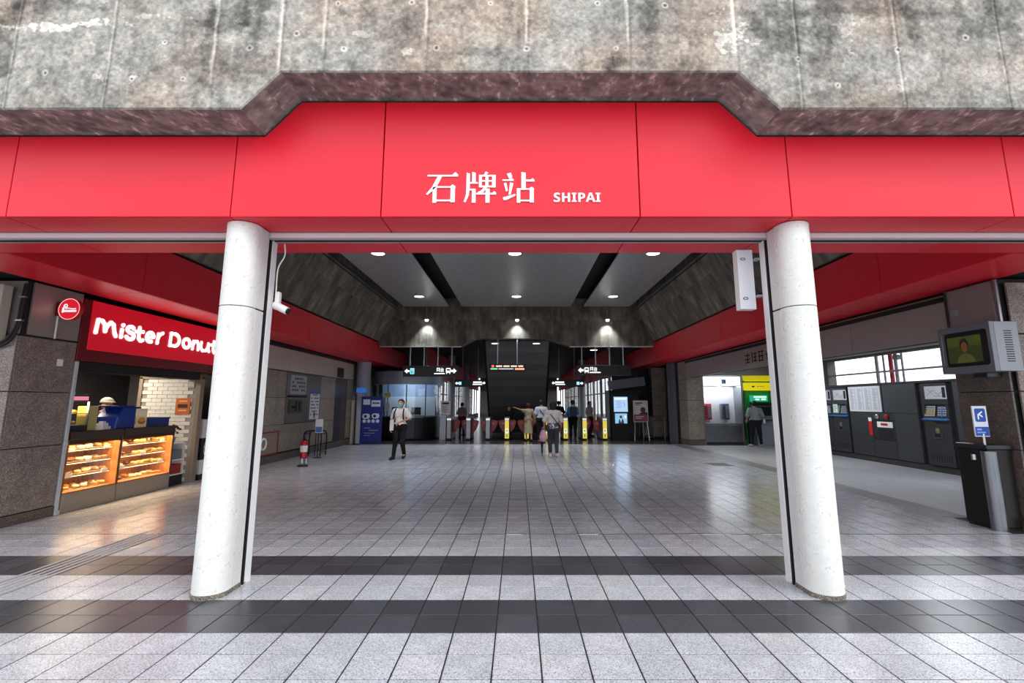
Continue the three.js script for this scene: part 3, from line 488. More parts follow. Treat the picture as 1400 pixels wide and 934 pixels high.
{ // things on the counter
  const h = thing('warming_cabinet', 'glowing heated snack cabinet on the counter by the slim metal post', 'cabinet', [-6.98, 1.17, 7.86]);
  part(h, 'base', box(-0.2, 0.16, 0, 0.09, -0.2, 0.2, 0.006), M.darkSteel); part(h, 'header', box(-0.2, 0.16, 0.45, 0.56, -0.2, 0.2, 0.006), M.dark2);
  part(h, 'header_sign', face(0.3, 0.06, 0.1615, 0.5, 0, Math.PI / 2), glow(0xff8fae, 0.8)); part(h, 'back', box(-0.2, -0.18, 0.09, 0.45, -0.2, 0.2), M.steel);
  for (const d of [-0.19, 0.19]) part(h, 'frame_post', box(0.13, 0.16, 0.09, 0.45, d - 0.012, d + 0.012), M.steel);
  part(h, 'shelf', box(-0.17, 0.13, 0.26, 0.268, -0.18, 0.18), M.steel); part(h, 'glow_panel', box(-0.178, -0.17, 0.1, 0.44, -0.18, 0.18), glow(0xffdf9a, 1.6), 'lit warm back panel of the heated cabinet');
  part(h, 'snack', [0, 1, 2, 3].map((k) => { const g = new THREE.SphereGeometry(0.05, 10, 7); g.scale(1, 0.6, 1); g.translate(0, k < 2 ? 0.12 : 0.295, -0.09 + 0.18 * (k % 2)); return metres(g); }), std(0xc58a36, 0.6));
  const rl = new THREE.PointLight(0xffd890, 0.9, 0, 2); rl.position.set(-6.98, 1.55, Z(7.86)); rl.shadow.radius = 3; scene.add(rl);
  solo('snack_box', box(-7.05, -6.85, 1.17, 1.55, 8.1, 8.26, 0.004), std(0xb8b26a, 0.5), 'tall olive-yellow box on the counter by the heated cabinet', 'box');
  const n = solo('napkin_stack', [box(-6.96, -6.8, 1.17, 1.22, 8.34, 8.5, 0.006), box(-6.95, -6.82, 1.22, 1.27, 8.36, 8.47, 0.01), box(-6.92, -6.84, 1.27, 1.3, 8.38, 8.45, 0.012)], std(0xdfe3ea, 0.8), 'loose white napkin stack on the counter before the blue bin', 'napkins');
  const b = thing('blue_bin', 'glossy blue plastic bin with sloping front on the counter', 'bin', [-6.95, 1.17, 8.85]);
  part(b, 'body', (() => { const g = extrude([[-0.28, 0], [0.28, 0], [0.28, 0.36], [-0.12, 0.36], [-0.24, 0.2]], 0.36, 0.015); g.rotateY(Math.PI / 2); g.translate(0.16, 0, 0); return metres(g); })(), std(0x14318f, 0.15)); part(b, 'lid', box(-0.2, 0.16, 0.362, 0.385, -0.26, 0.12, 0.008), std(0x112a7c, 0.2));
  const f = solo('menu_stand', pbox(-6.79, -6.76, 1.17, 1.5, 9.0, 9.24), print(canvasTex(96, 96, (x) => { x.fillStyle = '#f6e6b4'; x.fillRect(0, 0, 96, 96); x.fillStyle = '#b96a2a'; x.beginPath(); x.ellipse(48, 66, 38, 14, 0, 0, 7); x.fill(); x.fillStyle = '#e2a544'; x.beginPath(); x.ellipse(48, 56, 34, 12, 0, 0, 7); x.fill(); x.fillStyle = '#fff7df'; x.fillRect(10, 10, 76, 26); })), 'pale counter menu card with a food picture before the blue bin', 'menu');
  const t = thing('blue_crate', 'low dark blue plastic crate on the counter end near the brick wall', 'crate', [-6.96, 1.17, 9.58]);
  part(t, 'body', [box(-0.15, 0.15, 0, 0.16, -0.33, -0.31), box(-0.15, 0.15, 0, 0.16, 0.31, 0.33), box(-0.15, -0.13, 0, 0.16, -0.31, 0.31), box(0.13, 0.15, 0, 0.16, -0.31, 0.31), box(-0.13, 0.13, 0, 0.02, -0.31, 0.31)], std(0x16307f, 0.3)); part(t, 'rim', [box(0.15, 0.165, 0.13, 0.16, -0.34, 0.34), box(-0.165, -0.15, 0.13, 0.16, -0.34, 0.34)], std(0x1a3894, 0.3));
  // shelf and boxes at the end of the counter
  const s = thing('shelf_unit', 'small white open shelf with boxes between the pastry case and brick wall', 'shelf', [-6.9, 0, 10.2]);
  part(s, 'side', box(-0.16, 0.14, 0.2, 0.82, -0.2, -0.185), M.white); part(s, 'side', box(-0.16, 0.14, 0.2, 0.82, 0.185, 0.2), M.white); for (const y of [0.2, 0.48, 0.8]) part(s, 'board', box(-0.16, 0.14, y, y + 0.02, -0.185, 0.185), M.white); part(s, 'back', box(-0.175, -0.16, 0.2, 0.82, -0.2, 0.2), M.white);
  part(s, 'plinth', box(-0.17, 0.14, 0, 0.2, -0.2, 0.2, 0.004), M.black);
  solo('goods_box', box(-7.0, -6.78, 0.501, 0.68, 10.06, 10.34, 0.004), std(0x77787a, 0.6), 'grey carton on the upper board of the white shelf', 'carton');
  solo('goods_box', box(-7.0, -6.78, 0.221, 0.4, 10.04, 10.36, 0.004), std(0x9a2a2a, 0.6), 'red carton on the lower board of the white shelf', 'carton');
  const v = thing('flower_pot', 'small potted flowers on top of the white shelf', 'plant', [-6.9, 0.82, 10.16]);
  part(v, 'pot', metres(lathe([[0, 0], [0.06, 0], [0.08, 0.11], [0.07, 0.11], [0.05, 0.02], [0, 0.02]], 14)), M.grey);
  part(v, 'foliage', Array.from({ length: 26 }, () => { const g = new THREE.IcosahedronGeometry(rr(0.02, 0.035), 0); g.translate(rr(-0.09, 0.09), rr(0.13, 0.34), rr(-0.09, 0.09)); return metres(g); }), std(0x4b4a34, 0.8));
  for (let k = 0; k < 7; k++) { const g = new THREE.IcosahedronGeometry(0.024, 1); g.translate(rr(-0.1, 0.1), rr(0.18, 0.36), rr(-0.1, 0.1)); part(v, 'bloom', metres(g), std([0xb0423f, 0xd8c9c0, 0x8a3a48][k % 3], 0.7)); }
  const bx = solo('logo_cabinet', pbox(-7.3, -6.72, 0, 1.25, 10.85, 11.25), print(canvasTex(64, 128, (x) => { x.fillStyle = '#dedede'; x.fillRect(0, 0, 64, 128); x.fillStyle = '#19191b'; x.fillRect(0, 40, 64, 46); x.fillRect(0, 116, 64, 12); x.strokeStyle = '#ddd'; x.lineWidth = 4; x.beginPath(); x.arc(32, 63, 15, 0, 7); x.stroke(); x.beginPath(); x.moveTo(32, 48); x.lineTo(32, 78); x.moveTo(18, 58); x.lineTo(46, 68); x.stroke(); })), 'white cabinet with a round logo on black past the brick wall', 'cabinet');
}
{ // ---- stone wall beyond the shop
  const w = setting('wall_left', 'beige stone slab wall with pale enamel panels along the top', 'wall');
  part(w, 'core', box(-7.2, LX - 0.03, 0, 3.26, 11.3, 20.4), M.dark); part(w, 'plinth', box(LX - 0.03, LX + 0.015, 0, 0.2, 11.4, 20.35, 0.006), M.graniteDark);
  const ys = [0.24, 1.0, 1.75, 2.5], rowsX = [[11.4, 12.35, 13.2, 13.75, 14.52], [11.4, 12.0, 13.3, 13.95, 14.52], [11.4, 12.4, 13.28, 14.52]];
  for (let r = 0; r < 3; r++) { const q = rowsX[r]; for (let k = 0; k + 1 < q.length; k++) part(w, 'stone_slab', box(LX - 0.03, LX, ys[r] + 0.006, ys[r + 1] - 0.006, q[k] + 0.004, q[k + 1] - 0.004, 0.005), M.stone); }
  for (let r = 0; r < 3; r++) for (const [a, b] of r ? [[17.05, 18.4]] : [[14.52, 15.75], [15.75, 17.05], [17.05, 18.4]]) part(w, 'stone_slab', box(LX - 0.03, LX, ys[r] + 0.006, ys[r + 1] - 0.006, a + 0.004, b - 0.004, 0.005), M.stone);
  for (let r = 0; r < 3; r++) part(w, 'stone_slab', box(LX - 0.03, LX, ys[r] + 0.006, ys[r + 1] - 0.006, 19.72, 20.35, 0.005), M.stone);
  for (const [a, b] of [[11.35, 12.32], [12.32, 14.68], [14.68, 17.03], [17.03, 19.4], [19.4, 20.35]]) part(w, 'enamel_panel', box(LX - 0.03, LX, 2.52, 3.15, a + 0.005, b - 0.005, 0.005), M.enamel);
  const d = setting('door_1', 'dark narrow service door in the stone wall', 'door'); part(d, 'door_leaf', box(LX - 0.028, LX - 0.012, 0.05, 2.5, 18.42, 19.1, 0.004), std(0x35333a, 0.4)); part(d, 'door_leaf', box(LX - 0.028, LX - 0.012, 0.05, 2.5, 19.11, 19.7, 0.004), std(0x4c453e, 0.4)); part(d, 'vent', box(LX - 0.01, LX + 0.004, 2.54, 2.9, 18.5, 19.2, 0.003), M.dark);
  const c = thing('wall_cabinet', 'dull steel cabinet doors set in the stone wall', 'cabinet', [LX, 0, 15.8]);
  part(c, 'door', box(-0.028, 0.012, 1.01, 2.49, -1.27, -0.02, 0.004), std(0x6c665e, 0.35, 0.5)); part(c, 'door', box(-0.028, 0.012, 1.01, 2.49, -0.01, 1.24, 0.004), std(0x5d5850, 0.35, 0.5));
  part(c, 'bar', box(0.012, 0.07, 1.76, 1.82, -1.2, 0.05, 0.005), M.dark);
  const txt = (bg, fg, lines, extra) => canvasTex(128, 160, (x) => { x.fillStyle = bg; x.fillRect(0, 0, 128, 160); x.fillStyle = fg; for (let k = 0; k < lines; k++) for (let q = 0; q < 6; q++) if ((k * 7 + q * 3) % 5) x.fillRect(12 + q * 18, 18 + k * (130 / lines), 14, 100 / lines - 6); if (extra) extra(x); });
  part(c, 'notice_board', face(1.1, 0.56, 0.0145, 2.14, 0.5, Math.PI / 2), print(txt('#a8abb0', '#4a4c52', 4))); part(c, 'intercom', box(0.012, 0.05, 1.3, 1.7, -1.1, -0.2, 0.006), std(0x4a453f, 0.4, 0.4)); part(c, 'keypad', [box(0.05, 0.056, 1.36, 1.64, -0.72, -0.62), box(0.05, 0.056, 1.36, 1.64, -0.5, -0.4), box(0.05, 0.056, 1.44, 1.52, -0.95, -0.75)], M.black);
  solo('wall_poster', pbox(LX + 0.013, LX + 0.022, 1.08, 1.98, 16.2, 16.95), print(txt('#e6e9ef', '#55585f', 7, (x) => { x.fillStyle = '#3f62b8'; x.fillRect(0, 0, 128, 16); x.fillStyle = '#222'; x.beginPath(); x.arc(64, 128, 9, 0, 7); x.fill(); x.fillRect(56, 136, 16, 18); })), 'white poster with a blue top strip on the steel cabinet', 'poster');
  const hc = thing('hydrant_cabinet', 'low fire hose cabinet with a red frame in the stone wall', 'cabinet', [LX, 0.22, 13.6]);
  part(hc, 'door', box(0.0, 0.018, 0.0, 0.62, -0.75, 0.62, 0.004), std(0x8d7a6c, 0.4)); part(hc, 'frame', [box(0.018, 0.028, 0.0, 0.04, -0.75, 0.62), box(0.018, 0.028, 0.58, 0.62, -0.75, 0.62), box(0.018, 0.028, 0.04, 0.58, -0.75, -0.69), box(0.018, 0.028, 0.04, 0.58, 0.56, 0.62)], std(0x8d2a2a, 0.5)); const ring = new THREE.TorusGeometry(0.14, 0.025, 8, 24); ring.rotateY(Math.PI / 2); ring.translate(0.024, 0.31, 0.2); part(hc, 'emblem', metres(ring), M.white);
}
{ // fire extinguisher and black rack
  const e = thing('fire_extinguisher', 'red fire extinguisher with a white label standing on the tiles', 'extinguisher', [-5.52, 0, 13.2]);
  part(e, 'base_ring', metres(lathe([[0.0, 0], [0.13, 0], [0.13, 0.03], [0.085, 0.05], [0, 0.05]], 18)), M.dark); part(e, 'stand_legs', [rod([-0.06, 0.04, 0.05], [-0.06, 0.22, 0.05], 0.012), rod([0.06, 0.04, 0.05], [0.06, 0.22, 0.05], 0.012), rod([0.0, 0.04, -0.06], [0, 0.22, -0.06], 0.012)], M.chrome);
  part(e, 'cylinder_body', metres(lathe([[0, 0.2], [0.085, 0.2], [0.09, 0.22], [0.09, 0.56], [0.07, 0.61], [0.03, 0.64], [0, 0.64]], 22)), std(0xb3121c, 0.25)); part(e, 'label_band', metres(lathe([[0.0915, 0.36], [0.0915, 0.52]], 22)), M.white); part(e, 'valve', [cyl(0, 0.64, 0.7, 0, 0.022), box(-0.015, 0.015, 0.69, 0.71, -0.09, 0.03, 0.004), box(-0.015, 0.015, 0.72, 0.735, -0.08, 0.03, 0.004)], M.dark); part(e, 'hose', tube([[0.02, 0.67, 0], [0.11, 0.62, 0], [0.12, 0.45, 0.01], [0.1, 0.3, 0.02]], 0.013), M.rubber);
  const r = thing('umbrella_rack', 'low black tube rack against the stone wall behind the extinguisher', 'rack', [-6.32, 0, 15.9]);
  for (const z of [-0.22, 0.22]) part(r, 'loop', tube([[-0.26, 0, z], [-0.26, 0.62, z], [-0.22, 0.72, z], [0.22, 0.72, z], [0.26, 0.62, z], [0.26, 0, z]], 0.02, 40), M.black);
  for (const [x, y] of [[-0.26, 0.12], [0.26, 0.12], [-0.24, 0.66], [0.24, 0.66]]) part(r, 'bar', rod([x, y, -0.22], [x, y, 0.22], 0.014), M.black); for (const x of [-0.1, 0.1]) part(r, 'bar', rod([x, 0.0, -0.22], [x, 0.72, -0.22], 0.012), M.black);
  const b = thing('placard', 'small white and blue placard on a stick beside the black rack', 'sign', [-5.95, 0, 15.2]); part(b, 'pole', cyl(0, 0, 0.75, 0, 0.014), M.dark); part(b, 'foot', cyl(0, 0, 0.02, 0, 0.12), M.dark); part(b, 'board', box(-0.11, 0.11, 0.72, 1.12, -0.012, 0.012, 0.004), M.white); part(b, 'blue_panel', box(-0.1, 0.1, 0.74, 0.9, -0.0145, -0.0125), std(0x5a76c4, 0.5));
}

// ================================================================ OUTER WALLS (close the hall; daylight enters at the front, over the ticket machines and at the far windows)
{
  const w = setting('wall_outer', 'plain outer walls closing the sides of the station', 'wall'), m = std(0x77736f, 0.8);
  part(w, 'wall_block', box(-10.9, -10.62, 0, 6.6, 6.65, 26.2), m); part(w, 'wall_block', box(-10.62, -7.96, 0, 6.6, 6.66, 6.9), m); part(w, 'wall_block', box(7.96, 10.9, 0, 6.6, 6.66, 6.9), m);
  part(w, 'wall_block', box(10.62, 10.9, 3.0, 6.6, 6.9, 20.2), m); part(w, 'wall_block', box(10.62, 10.9, 0, 2.05, 6.9, 20.2), m); part(w, 'wall_block', box(10.62, 10.9, 2.05, 3.0, 17.2, 20.2), m); part(w, 'wall_block', box(10.62, 10.9, 0, 6.6, 20.2, 26.2), m);
  part(w, 'wall_block', box(-7.3, -7.22, 0, 3.26, 11.26, 12.5), m); part(w, 'wall_block', box(-9.7, LX - 0.36, 2.71, 6.6, 7.0, 12.5), M.dark);
  part(setting('wall_end', 'dim end wall of the far passage', 'wall'), 'wall_block', box(-4.6, 4.6, 0, 6.6, 60, 60.3), m);
}
// ================================================================ RIGHT SIDE
const RX = 6.55;
{ // granite pillar at the entrance
  const p = setting('pillar_machines', 'dark speckled granite pillar carrying the television near the ticket machines', 'pillar'), x = 6.42;
  part(p, 'core', box(x + 0.035, 7.9, 0, 3.26, 6.6, 7.36), M.dark);
  const ys = [0.14, 1.0, 1.75, 2.5];
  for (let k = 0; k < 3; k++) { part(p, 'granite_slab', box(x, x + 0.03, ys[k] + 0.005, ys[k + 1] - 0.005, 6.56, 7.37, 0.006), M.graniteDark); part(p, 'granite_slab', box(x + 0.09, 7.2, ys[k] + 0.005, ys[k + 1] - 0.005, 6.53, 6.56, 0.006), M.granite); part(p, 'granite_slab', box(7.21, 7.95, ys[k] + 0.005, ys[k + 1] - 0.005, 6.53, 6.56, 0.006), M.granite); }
  part(p, 'metal_cap_panel', box(x, x + 0.03, 2.52, 3.24, 6.62, 7.37, 0.004), std(0x8f8a88, 0.35, 0.2), 'grey metal cladding above the granite'); part(p, 'granite_slab', box(x + 0.12, 7.95, 2.51, 3.2, 6.53, 6.56, 0.006), M.granite);
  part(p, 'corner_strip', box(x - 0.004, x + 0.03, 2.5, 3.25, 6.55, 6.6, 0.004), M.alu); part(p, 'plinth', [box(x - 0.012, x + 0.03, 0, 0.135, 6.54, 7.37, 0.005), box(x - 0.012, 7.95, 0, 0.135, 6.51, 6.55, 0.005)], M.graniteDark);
  part(p, 'back_face', box(x + 0.03, 7.95, 0, 3.26, 7.365, 7.39), M.lintel);
  part(p, 'pipe', rod([x - 0.02, 2.5, 7.34], [x - 0.02, 3.24, 7.34], 0.016), M.dark);
  const tube2 = solo('soffit_lamp', box(6.75, 7.9, 3.2, 3.235, 6.35, 6.42, 0.006), glow(0xffffff, 1.2), 'white tube lamp under the fascia beside the television pillar', 'lamp');
  const pl = new THREE.RectAreaLight(0xffffff, 1.5, 1.1, 0.06); pl.position.set(7.32, 3.195, Z(6.385)); pl.rotation.x = -Math.PI / 2; scene.add(pl);
}
{ // lintel of panels along the alcove
  const l = setting('lintel', 'long grey panelled lintel over the ticket machine alcove', 'lintel');
  for (const [a, b] of [[7.4, 9.75], [9.75, 12.1], [12.1, 14.45], [14.45, 16.8], [16.8, 19.6]]) part(l, 'lintel_panel', box(RX, RX + 0.03, 2.56, 3.24, a + 0.005, b - 0.005, 0.005), M.lintel);
  part(l, 'core', [box(RX + 0.03, RX + 0.3, 2.57, 3.26, 7.4, 19.6)], M.dark); part(l, 'cable_tray', box(RX - 0.06, RX - 0.02, 3.13, 3.2, 7.5, 19.5), M.black);
  const ac = setting('ceiling_alcove', 'pale ceiling over the ticket machine alcove', 'ceiling'); part(ac, 'ceiling_slab', box(RX + 0.3, 10.62, 3.05, 3.2, 7.4, 20.2), std(0xb5b5b3, 0.6)); part(ac, 'roof_fill', box(7.0, 10.62, 3.3, 6.6, 7.4, 20.2), M.dark);
  const t = thing('lintel_lettering', 'small black characters on the grey lintel above the cash machine', 'sign', [RX, 2.72, 14.4]);
  const st = (q, k) => part(t, 'character', q.map(([u, v, w, h]) => box(-0.006, 0, v, v + h, -(u + k * 0.4 + w), -(u + k * 0.4))), M.black);
  st([[0, 0.2, 0.3, 0.03], [0.13, 0, 0.04, 0.28], [0, 0.09, 0.3, 0.03], [0.02, 0, 0.26, 0.03]], 0); st([[0.02, 0, 0.04, 0.28], [0.12, 0.22, 0.18, 0.03], [0.12, 0.12, 0.18, 0.03], [0.19, 0, 0.04, 0.26], [0.1, 0.02, 0.2, 0.03]], 1); st([[0, 0.24, 0.28, 0.03], [0.04, 0.02, 0.04, 0.26], [0.2, 0.02, 0.04, 0.26], [0, 0.12, 0.28, 0.03], [0, 0, 0.28, 0.03]], 2); st([[0, 0.14, 0.12, 0.03], [0.05, 0, 0.03, 0.24], [0.18, 0, 0.03, 0.26], [0.18, 0.22, 0.1, 0.03], [0.26, 0.06, 0.03, 0.18]], 3);
}
{ // television on the pillar
  const t = thing('television', 'wall television in a grey vented housing on the granite pillar', 'television', [6.41, 2.0, 6.74]);
  const o = new THREE.Shape([[-0.4, 0], [0.4, 0], [0.4, 0.64], [-0.4, 0.64]].map(([x, y]) => new THREE.Vector2(x, y))), hole = new THREE.Path(), r = 0.05, a = 0.345, y0 = 0.09, y1 = 0.56;
  hole.moveTo(-a + r, y0); hole.lineTo(a - r, y0); hole.quadraticCurveTo(a, y0, a, y0 + r); hole.lineTo(a, y1 - r); hole.quadraticCurveTo(a, y1, a - r, y1); hole.lineTo(-a + r, y1); hole.quadraticCurveTo(-a, y1, -a, y1 - r); hole.lineTo(-a, y0 + r); hole.quadraticCurveTo(-a, y0, -a + r, y0); o.holes.push(hole);
  const g = extrude(o, 0.06, 0.004); g.rotateY(-Math.PI / 2); g.translate(-0.36, 0, 0); part(t, 'front_bezel', metres(g), std(0x777b82, 0.35, 0.4));
  part(t, 'housing', box(-0.3, -0.0, 0, 0.64, -0.4, 0.4, 0.006), std(0x8b8e93, 0.35, 0.4)); part(t, 'glass_backing', box(-0.316, -0.301, 0.05, 0.6, -0.36, 0.36), M.black);
  const tex = canvasTex(256, 160, (x) => { x.fillStyle = '#39401a'; x.fillRect(0, 0, 256, 160); x.fillStyle = '#4c5522'; x.fillRect(0, 0, 256, 60); x.fillStyle = '#2b1f12'; x.beginPath(); x.ellipse(128, 48, 34, 36, 0, 0, 7); x.fill(); x.fillStyle = '#7a4a28'; x.beginPath(); x.ellipse(128, 66, 24, 32, 0, 0, 7); x.fill(); x.fillStyle = '#59602a'; x.beginPath(); x.moveTo(60, 160); x.quadraticCurveTo(70, 108, 128, 104); x.quadraticCurveTo(190, 108, 200, 160); x.fill(); x.fillStyle = '#56601c'; x.fillRect(206, 10, 40, 26); });
  part(t, 'screen', face(0.52, 0.36, -0.318, 0.32, -0.05, -Math.PI / 2), lit(tex, 0.45), 'dim greenish picture of a person on the screen');
  const sl = new THREE.RectAreaLight(0x8a9a50, 0.1, 0.52, 0.36); sl.position.set(6.41 - 0.37, 2.32, Z(6.74)); sl.lookAt(0, 2.32, Z(6.74)); scene.add(sl);
  part(t, 'vent', Array.from({ length: 14 }, (_, k) => box(-0.19, -0.09, 0.12 + k * 0.03, 0.132 + k * 0.03, -0.403, -0.4)), M.dark); part(t, 'mount', box(-0.2, 0.0, -0.06, 0, -0.1, 0.1, 0.004), M.darkSteel);
  solo('junction_box', box(6.36, 6.42, 2.86, 2.94, 7.15, 7.24, 0.006), M.grey, 'small grey junction box above the television', 'electric box');
}
{ // steel bin with sign
  const b = thing('litter_bin', 'tall dark steel litter bin with a bright rounded corner by the pillar', 'bin', [6.22, 0, 6.86]);
  part(b, 'body', box(-0.14, 0.17, 0.03, 1.0, -0.2, 0.26, 0.01), std(0x35332f, 0.3, 0.6, { map: brushed })); const c = cyl(-0.1, 0.0, 0.98, -0.17, 0.085, 0.085, 28); part(b, 'rounded_corner', c, M.steel, 'bright rounded steel corner'); part(b, 'top', box(-0.16, 0.18, 1.0, 1.06, -0.22, 0.27, 0.012), M.darkSteel); part(b, 'plinth', box(-0.13, 0.16, 0, 0.03, -0.18, 0.24), M.black); part(b, 'side_knob', cyl(-0.19, 0.86, 0.93, -0.05, 0.03), M.chrome); part(b, 'side_arm', rod([-0.2, 0.9, -0.05], [-0.14, 0.9, -0.05], 0.012), M.chrome);
  const s = thing('bin_sign', 'blue and white pictogram sign on a rod above the litter bin', 'sign', [6.13, 1.06, 6.76]);
  part(s, 'rod', cyl(0.02, 0, 0.14, 0, 0.018), M.chrome);
  part(s, 'board', box(-0.09, 0.1, 0.1, 0.5, -0.01, 0.01, 0.004), M.white);
  part(s, 'print', face(0.18, 0.38, 0.005, 0.3, 0.0105), print(canvasTex(96, 200, (x) => { x.fillStyle = '#e8edf5'; x.fillRect(0, 0, 96, 200); x.fillStyle = '#1f4fae'; x.beginPath(); x.roundRect(10, 12, 76, 92, 12); x.fill(); x.fillRect(0, 138, 96, 62); x.strokeStyle = '#fff'; x.lineWidth = 10; x.lineCap = 'round'; x.beginPath(); x.moveTo(34, 84); x.lineTo(34, 56); x.lineTo(62, 36); x.moveTo(40, 52); x.lineTo(62, 68); x.stroke(); x.fillStyle = '#8fb0ea'; x.fillRect(12, 150, 34, 12); x.fillRect(12, 172, 60, 8); })));
}
{ // ---- ticket machine bank along x = 9.8
  const MX = 9.8;
  const bank = thing('machine_wall', 'long dark grey panelled wall unit holding the ticket machines', 'cabinet', [MX, 0, 13.5]);
  const pm = std(0x47494c, 0.38, 0.4), pm2 = std(0x3d3f42, 0.38, 0.4);
  part(bank, 'carcass', box(0.06, 0.8, 0.12, 2.08, -5.6, 3.9), M.dark); part(bank, 'plinth', box(0.02, 0.8, 0, 0.14, -5.6, 3.9, 0.004), std(0x33312f, 0.5)); part(bank, 'top_rail', box(-0.01, 0.82, 2.08, 2.14, -5.6, 3.9, 0.006), M.darkSteel);
  const pan = (a, b, y0, y1, m = pm) => part(bank, 'panel', box(0, 0.055, y0 + 0.004, y1 - 0.004, a - 13.5 + 0.004, b - 13.5 - 0.004, 0.004), m);
  pan(13.62, 15.0, 1.33, 2.08, pm); pan(12.45, 13.6, 1.34, 2.08, pm); pan(14.1, 15.0, 0.15, 1.33, pm2); pan(12.45, 13.25, 0.15, 1.34, pm); pan(13.25, 14.1, 0.15, 0.62, pm2); pan(13.25, 14.1, 1.14, 1.33, pm2); pan(7.95, 10.35, 0.15, 2.08, pm); pan(16.62, 17.35, 0.15, 2.08, pm2); pan(10.35, 11.38, 0.15, 0.55, pm2); pan(10.35, 11.38, 0.55, 2.08, pm);
  // fire box in the middle
  part(bank, 'alarm_box', [box(0.01, 0.055, 0.63, 1.13, -0.25, 0.6)], std(0x232426, 0.4)); part(bank, 'alarm_label', box(0.002, 0.01, 0.95, 1.1, -0.15, 0.42), M.white); part(bank, 'alarm_text', box(-0.001, 0.002, 1.0, 1.06, 0.02, 0.28), M.redSign); part(bank, 'alarm_recess', box(0.006, 0.012, 0.66, 0.9, -0.12, 0.4), M.black);
  for (const d of [0.0, 0.36]) { const g = new THREE.SphereGeometry(0.07, 14, 10); g.scale(0.7, 1, 1); g.translate(-0.02, 1.24, Z(d)); part(bank, 'alarm_lamp', metres(g), d ? M.chrome : std(0xa3121c, 0.2)); }
  part(bank, 'red_label', box(-0.004, 0.0, 0.72, 1.1, 0.62, 0.74), M.redSign, 'upright red equipment label'); part(bank, 'red_label_top', box(-0.004, 0.0, 1.1, 1.2, 0.62, 0.74), M.white);
  solo('fare_table', pbox(MX - 0.008, MX - 0.001, 1.36, 2.06, 13.66, 14.97), print(canvasTex(256, 160, (x) => { x.fillStyle = '#c9ccd0'; x.fillRect(0, 0, 256, 160); x.fillStyle = '#8c9096'; for (let c = 0; c < 4; c++) for (let k = 0; k < 22; k++) { x.fillRect(14 + c * 61, 14 + k * 6.2, 20 + 14 * hash(c, k, 3), 3); x.fillRect(52 + c * 61, 14 + k * 6.2, 8, 3); } })), 'large pale printed fare table on the machine wall', 'notice');
  const tm = (D, label) => {
    const t = thing('ticket_machine', label, 'ticket machine', [MX, 0.16, D], 0, 'ticket machines'), w = 0.37;
    part(t, 'front_panel', [box(-0.015, 0.055, 0, 1.12, -w, w, 0.005), box(-0.015, 0.055, 1.12, 1.4, -w, -w + 0.07), box(-0.015, 0.055, 1.12, 1.4, w - 0.07, w), box(-0.015, 0.055, 1.4, 1.9, -w, w, 0.005)], std(0x3c3e41, 0.35, 0.4));
    part(t, 'recess', box(0.05, 0.057, 1.0, 1.42, -w + 0.06, w - 0.06), M.dark);
    part(t, 'console', (() => { const g = extrude([[0, 0], [0.12, 0], [0.12, 0.06], [0, 0.02]], 0.72, 0.004); g.translate(-0.085, 1.04, 0.36); return g; })(), std(0x2f6cb4, 0.35));
    part(t, 'screen', (() => { const g = new THREE.PlaneGeometry(0.3, 0.24); g.rotateY(-Math.PI / 2); g.rotateZ(-0.2); g.translate(0.0, 1.25, -0.18); return g; })(), lit(canvasTex(96, 80, (x) => { x.fillStyle = '#b9bcae'; x.fillRect(0, 0, 96, 80); x.fillStyle = '#5f7f8f'; x.fillRect(6, 6, 84, 14); x.fillStyle = '#8d7a4a'; for (let k = 0; k < 9; k++) x.fillRect(8 + (k % 3) * 28, 26 + Math.floor(k / 3) * 17, 22, 12); }), 0.45));
    part(t, 'keypad', (() => { const g = new THREE.PlaneGeometry(0.3, 0.26); g.rotateY(-Math.PI / 2); g.rotateZ(-0.2); g.translate(0.0, 1.24, 0.17); return g; })(), lit(canvasTex(96, 80, (x) => { x.fillStyle = '#1c2432'; x.fillRect(0, 0, 96, 80); x.fillStyle = '#c8d4ee'; for (let k = 0; k < 20; k++) x.fillRect(10 + (k % 5) * 16, 8 + Math.floor(k / 5) * 17, 9, 10); x.fillStyle = '#4b7be0'; x.fillRect(40, 4, 10, 72); }), 0.5));
    part(t, 'map_panel', face(0.62, 0.3, -0.0165, 1.68, 0.06, -Math.PI / 2), print(canvasTex(128, 64, (x) => { x.fillStyle = '#c4c6cb'; x.fillRect(0, 0, 128, 64); x.strokeStyle = '#8a8d93'; x.lineWidth = 3; x.beginPath(); x.moveTo(8, 50); x.lineTo(48, 20); x.lineTo(80, 44); x.lineTo(120, 14); x.moveTo(20, 14); x.lineTo(60, 50); x.lineTo(118, 50); x.stroke(); }))); part(t, 'sign_square', box(-0.018, -0.015, 1.56, 1.8, -w + 0.03, -w + 0.12), M.black);
    part(t, 'ticket_tray', [box(-0.035, -0.015, 0.62, 0.64, -0.12, 0.12), box(-0.035, -0.015, 0.64, 0.74, -0.12, -0.1), box(-0.035, -0.015, 0.64, 0.74, 0.1, 0.12)], M.steel); part(t, 'tray_opening', box(-0.02, -0.0151, 0.645, 0.735, -0.1, 0.1), M.black); part(t, 'coin_slot', box(-0.022, -0.015, 0.74, 0.86, -0.04, 0.06, 0.002), M.chrome);
    part(t, 'vent', Array.from({ length: 9 }, (_, k) => box(-0.018, -0.0152, 0.1, 0.26, -0.3 + k * 0.07, -0.28 + k * 0.07)), M.black); part(t, 'accept_slot', box(-0.02, -0.0151, 0.96, 1.0, 0.02, 0.3), std(0x5c5b2c, 0.5));
    return t;
  };
  tm(16.2, 'ticket machine with blue console, farther one of the adjoining pair'); tm(15.44, 'ticket machine with blue console and a paper taped on it beside the fare table'); tm(11.9, 'single ticket machine with blue console nearest the television pillar');
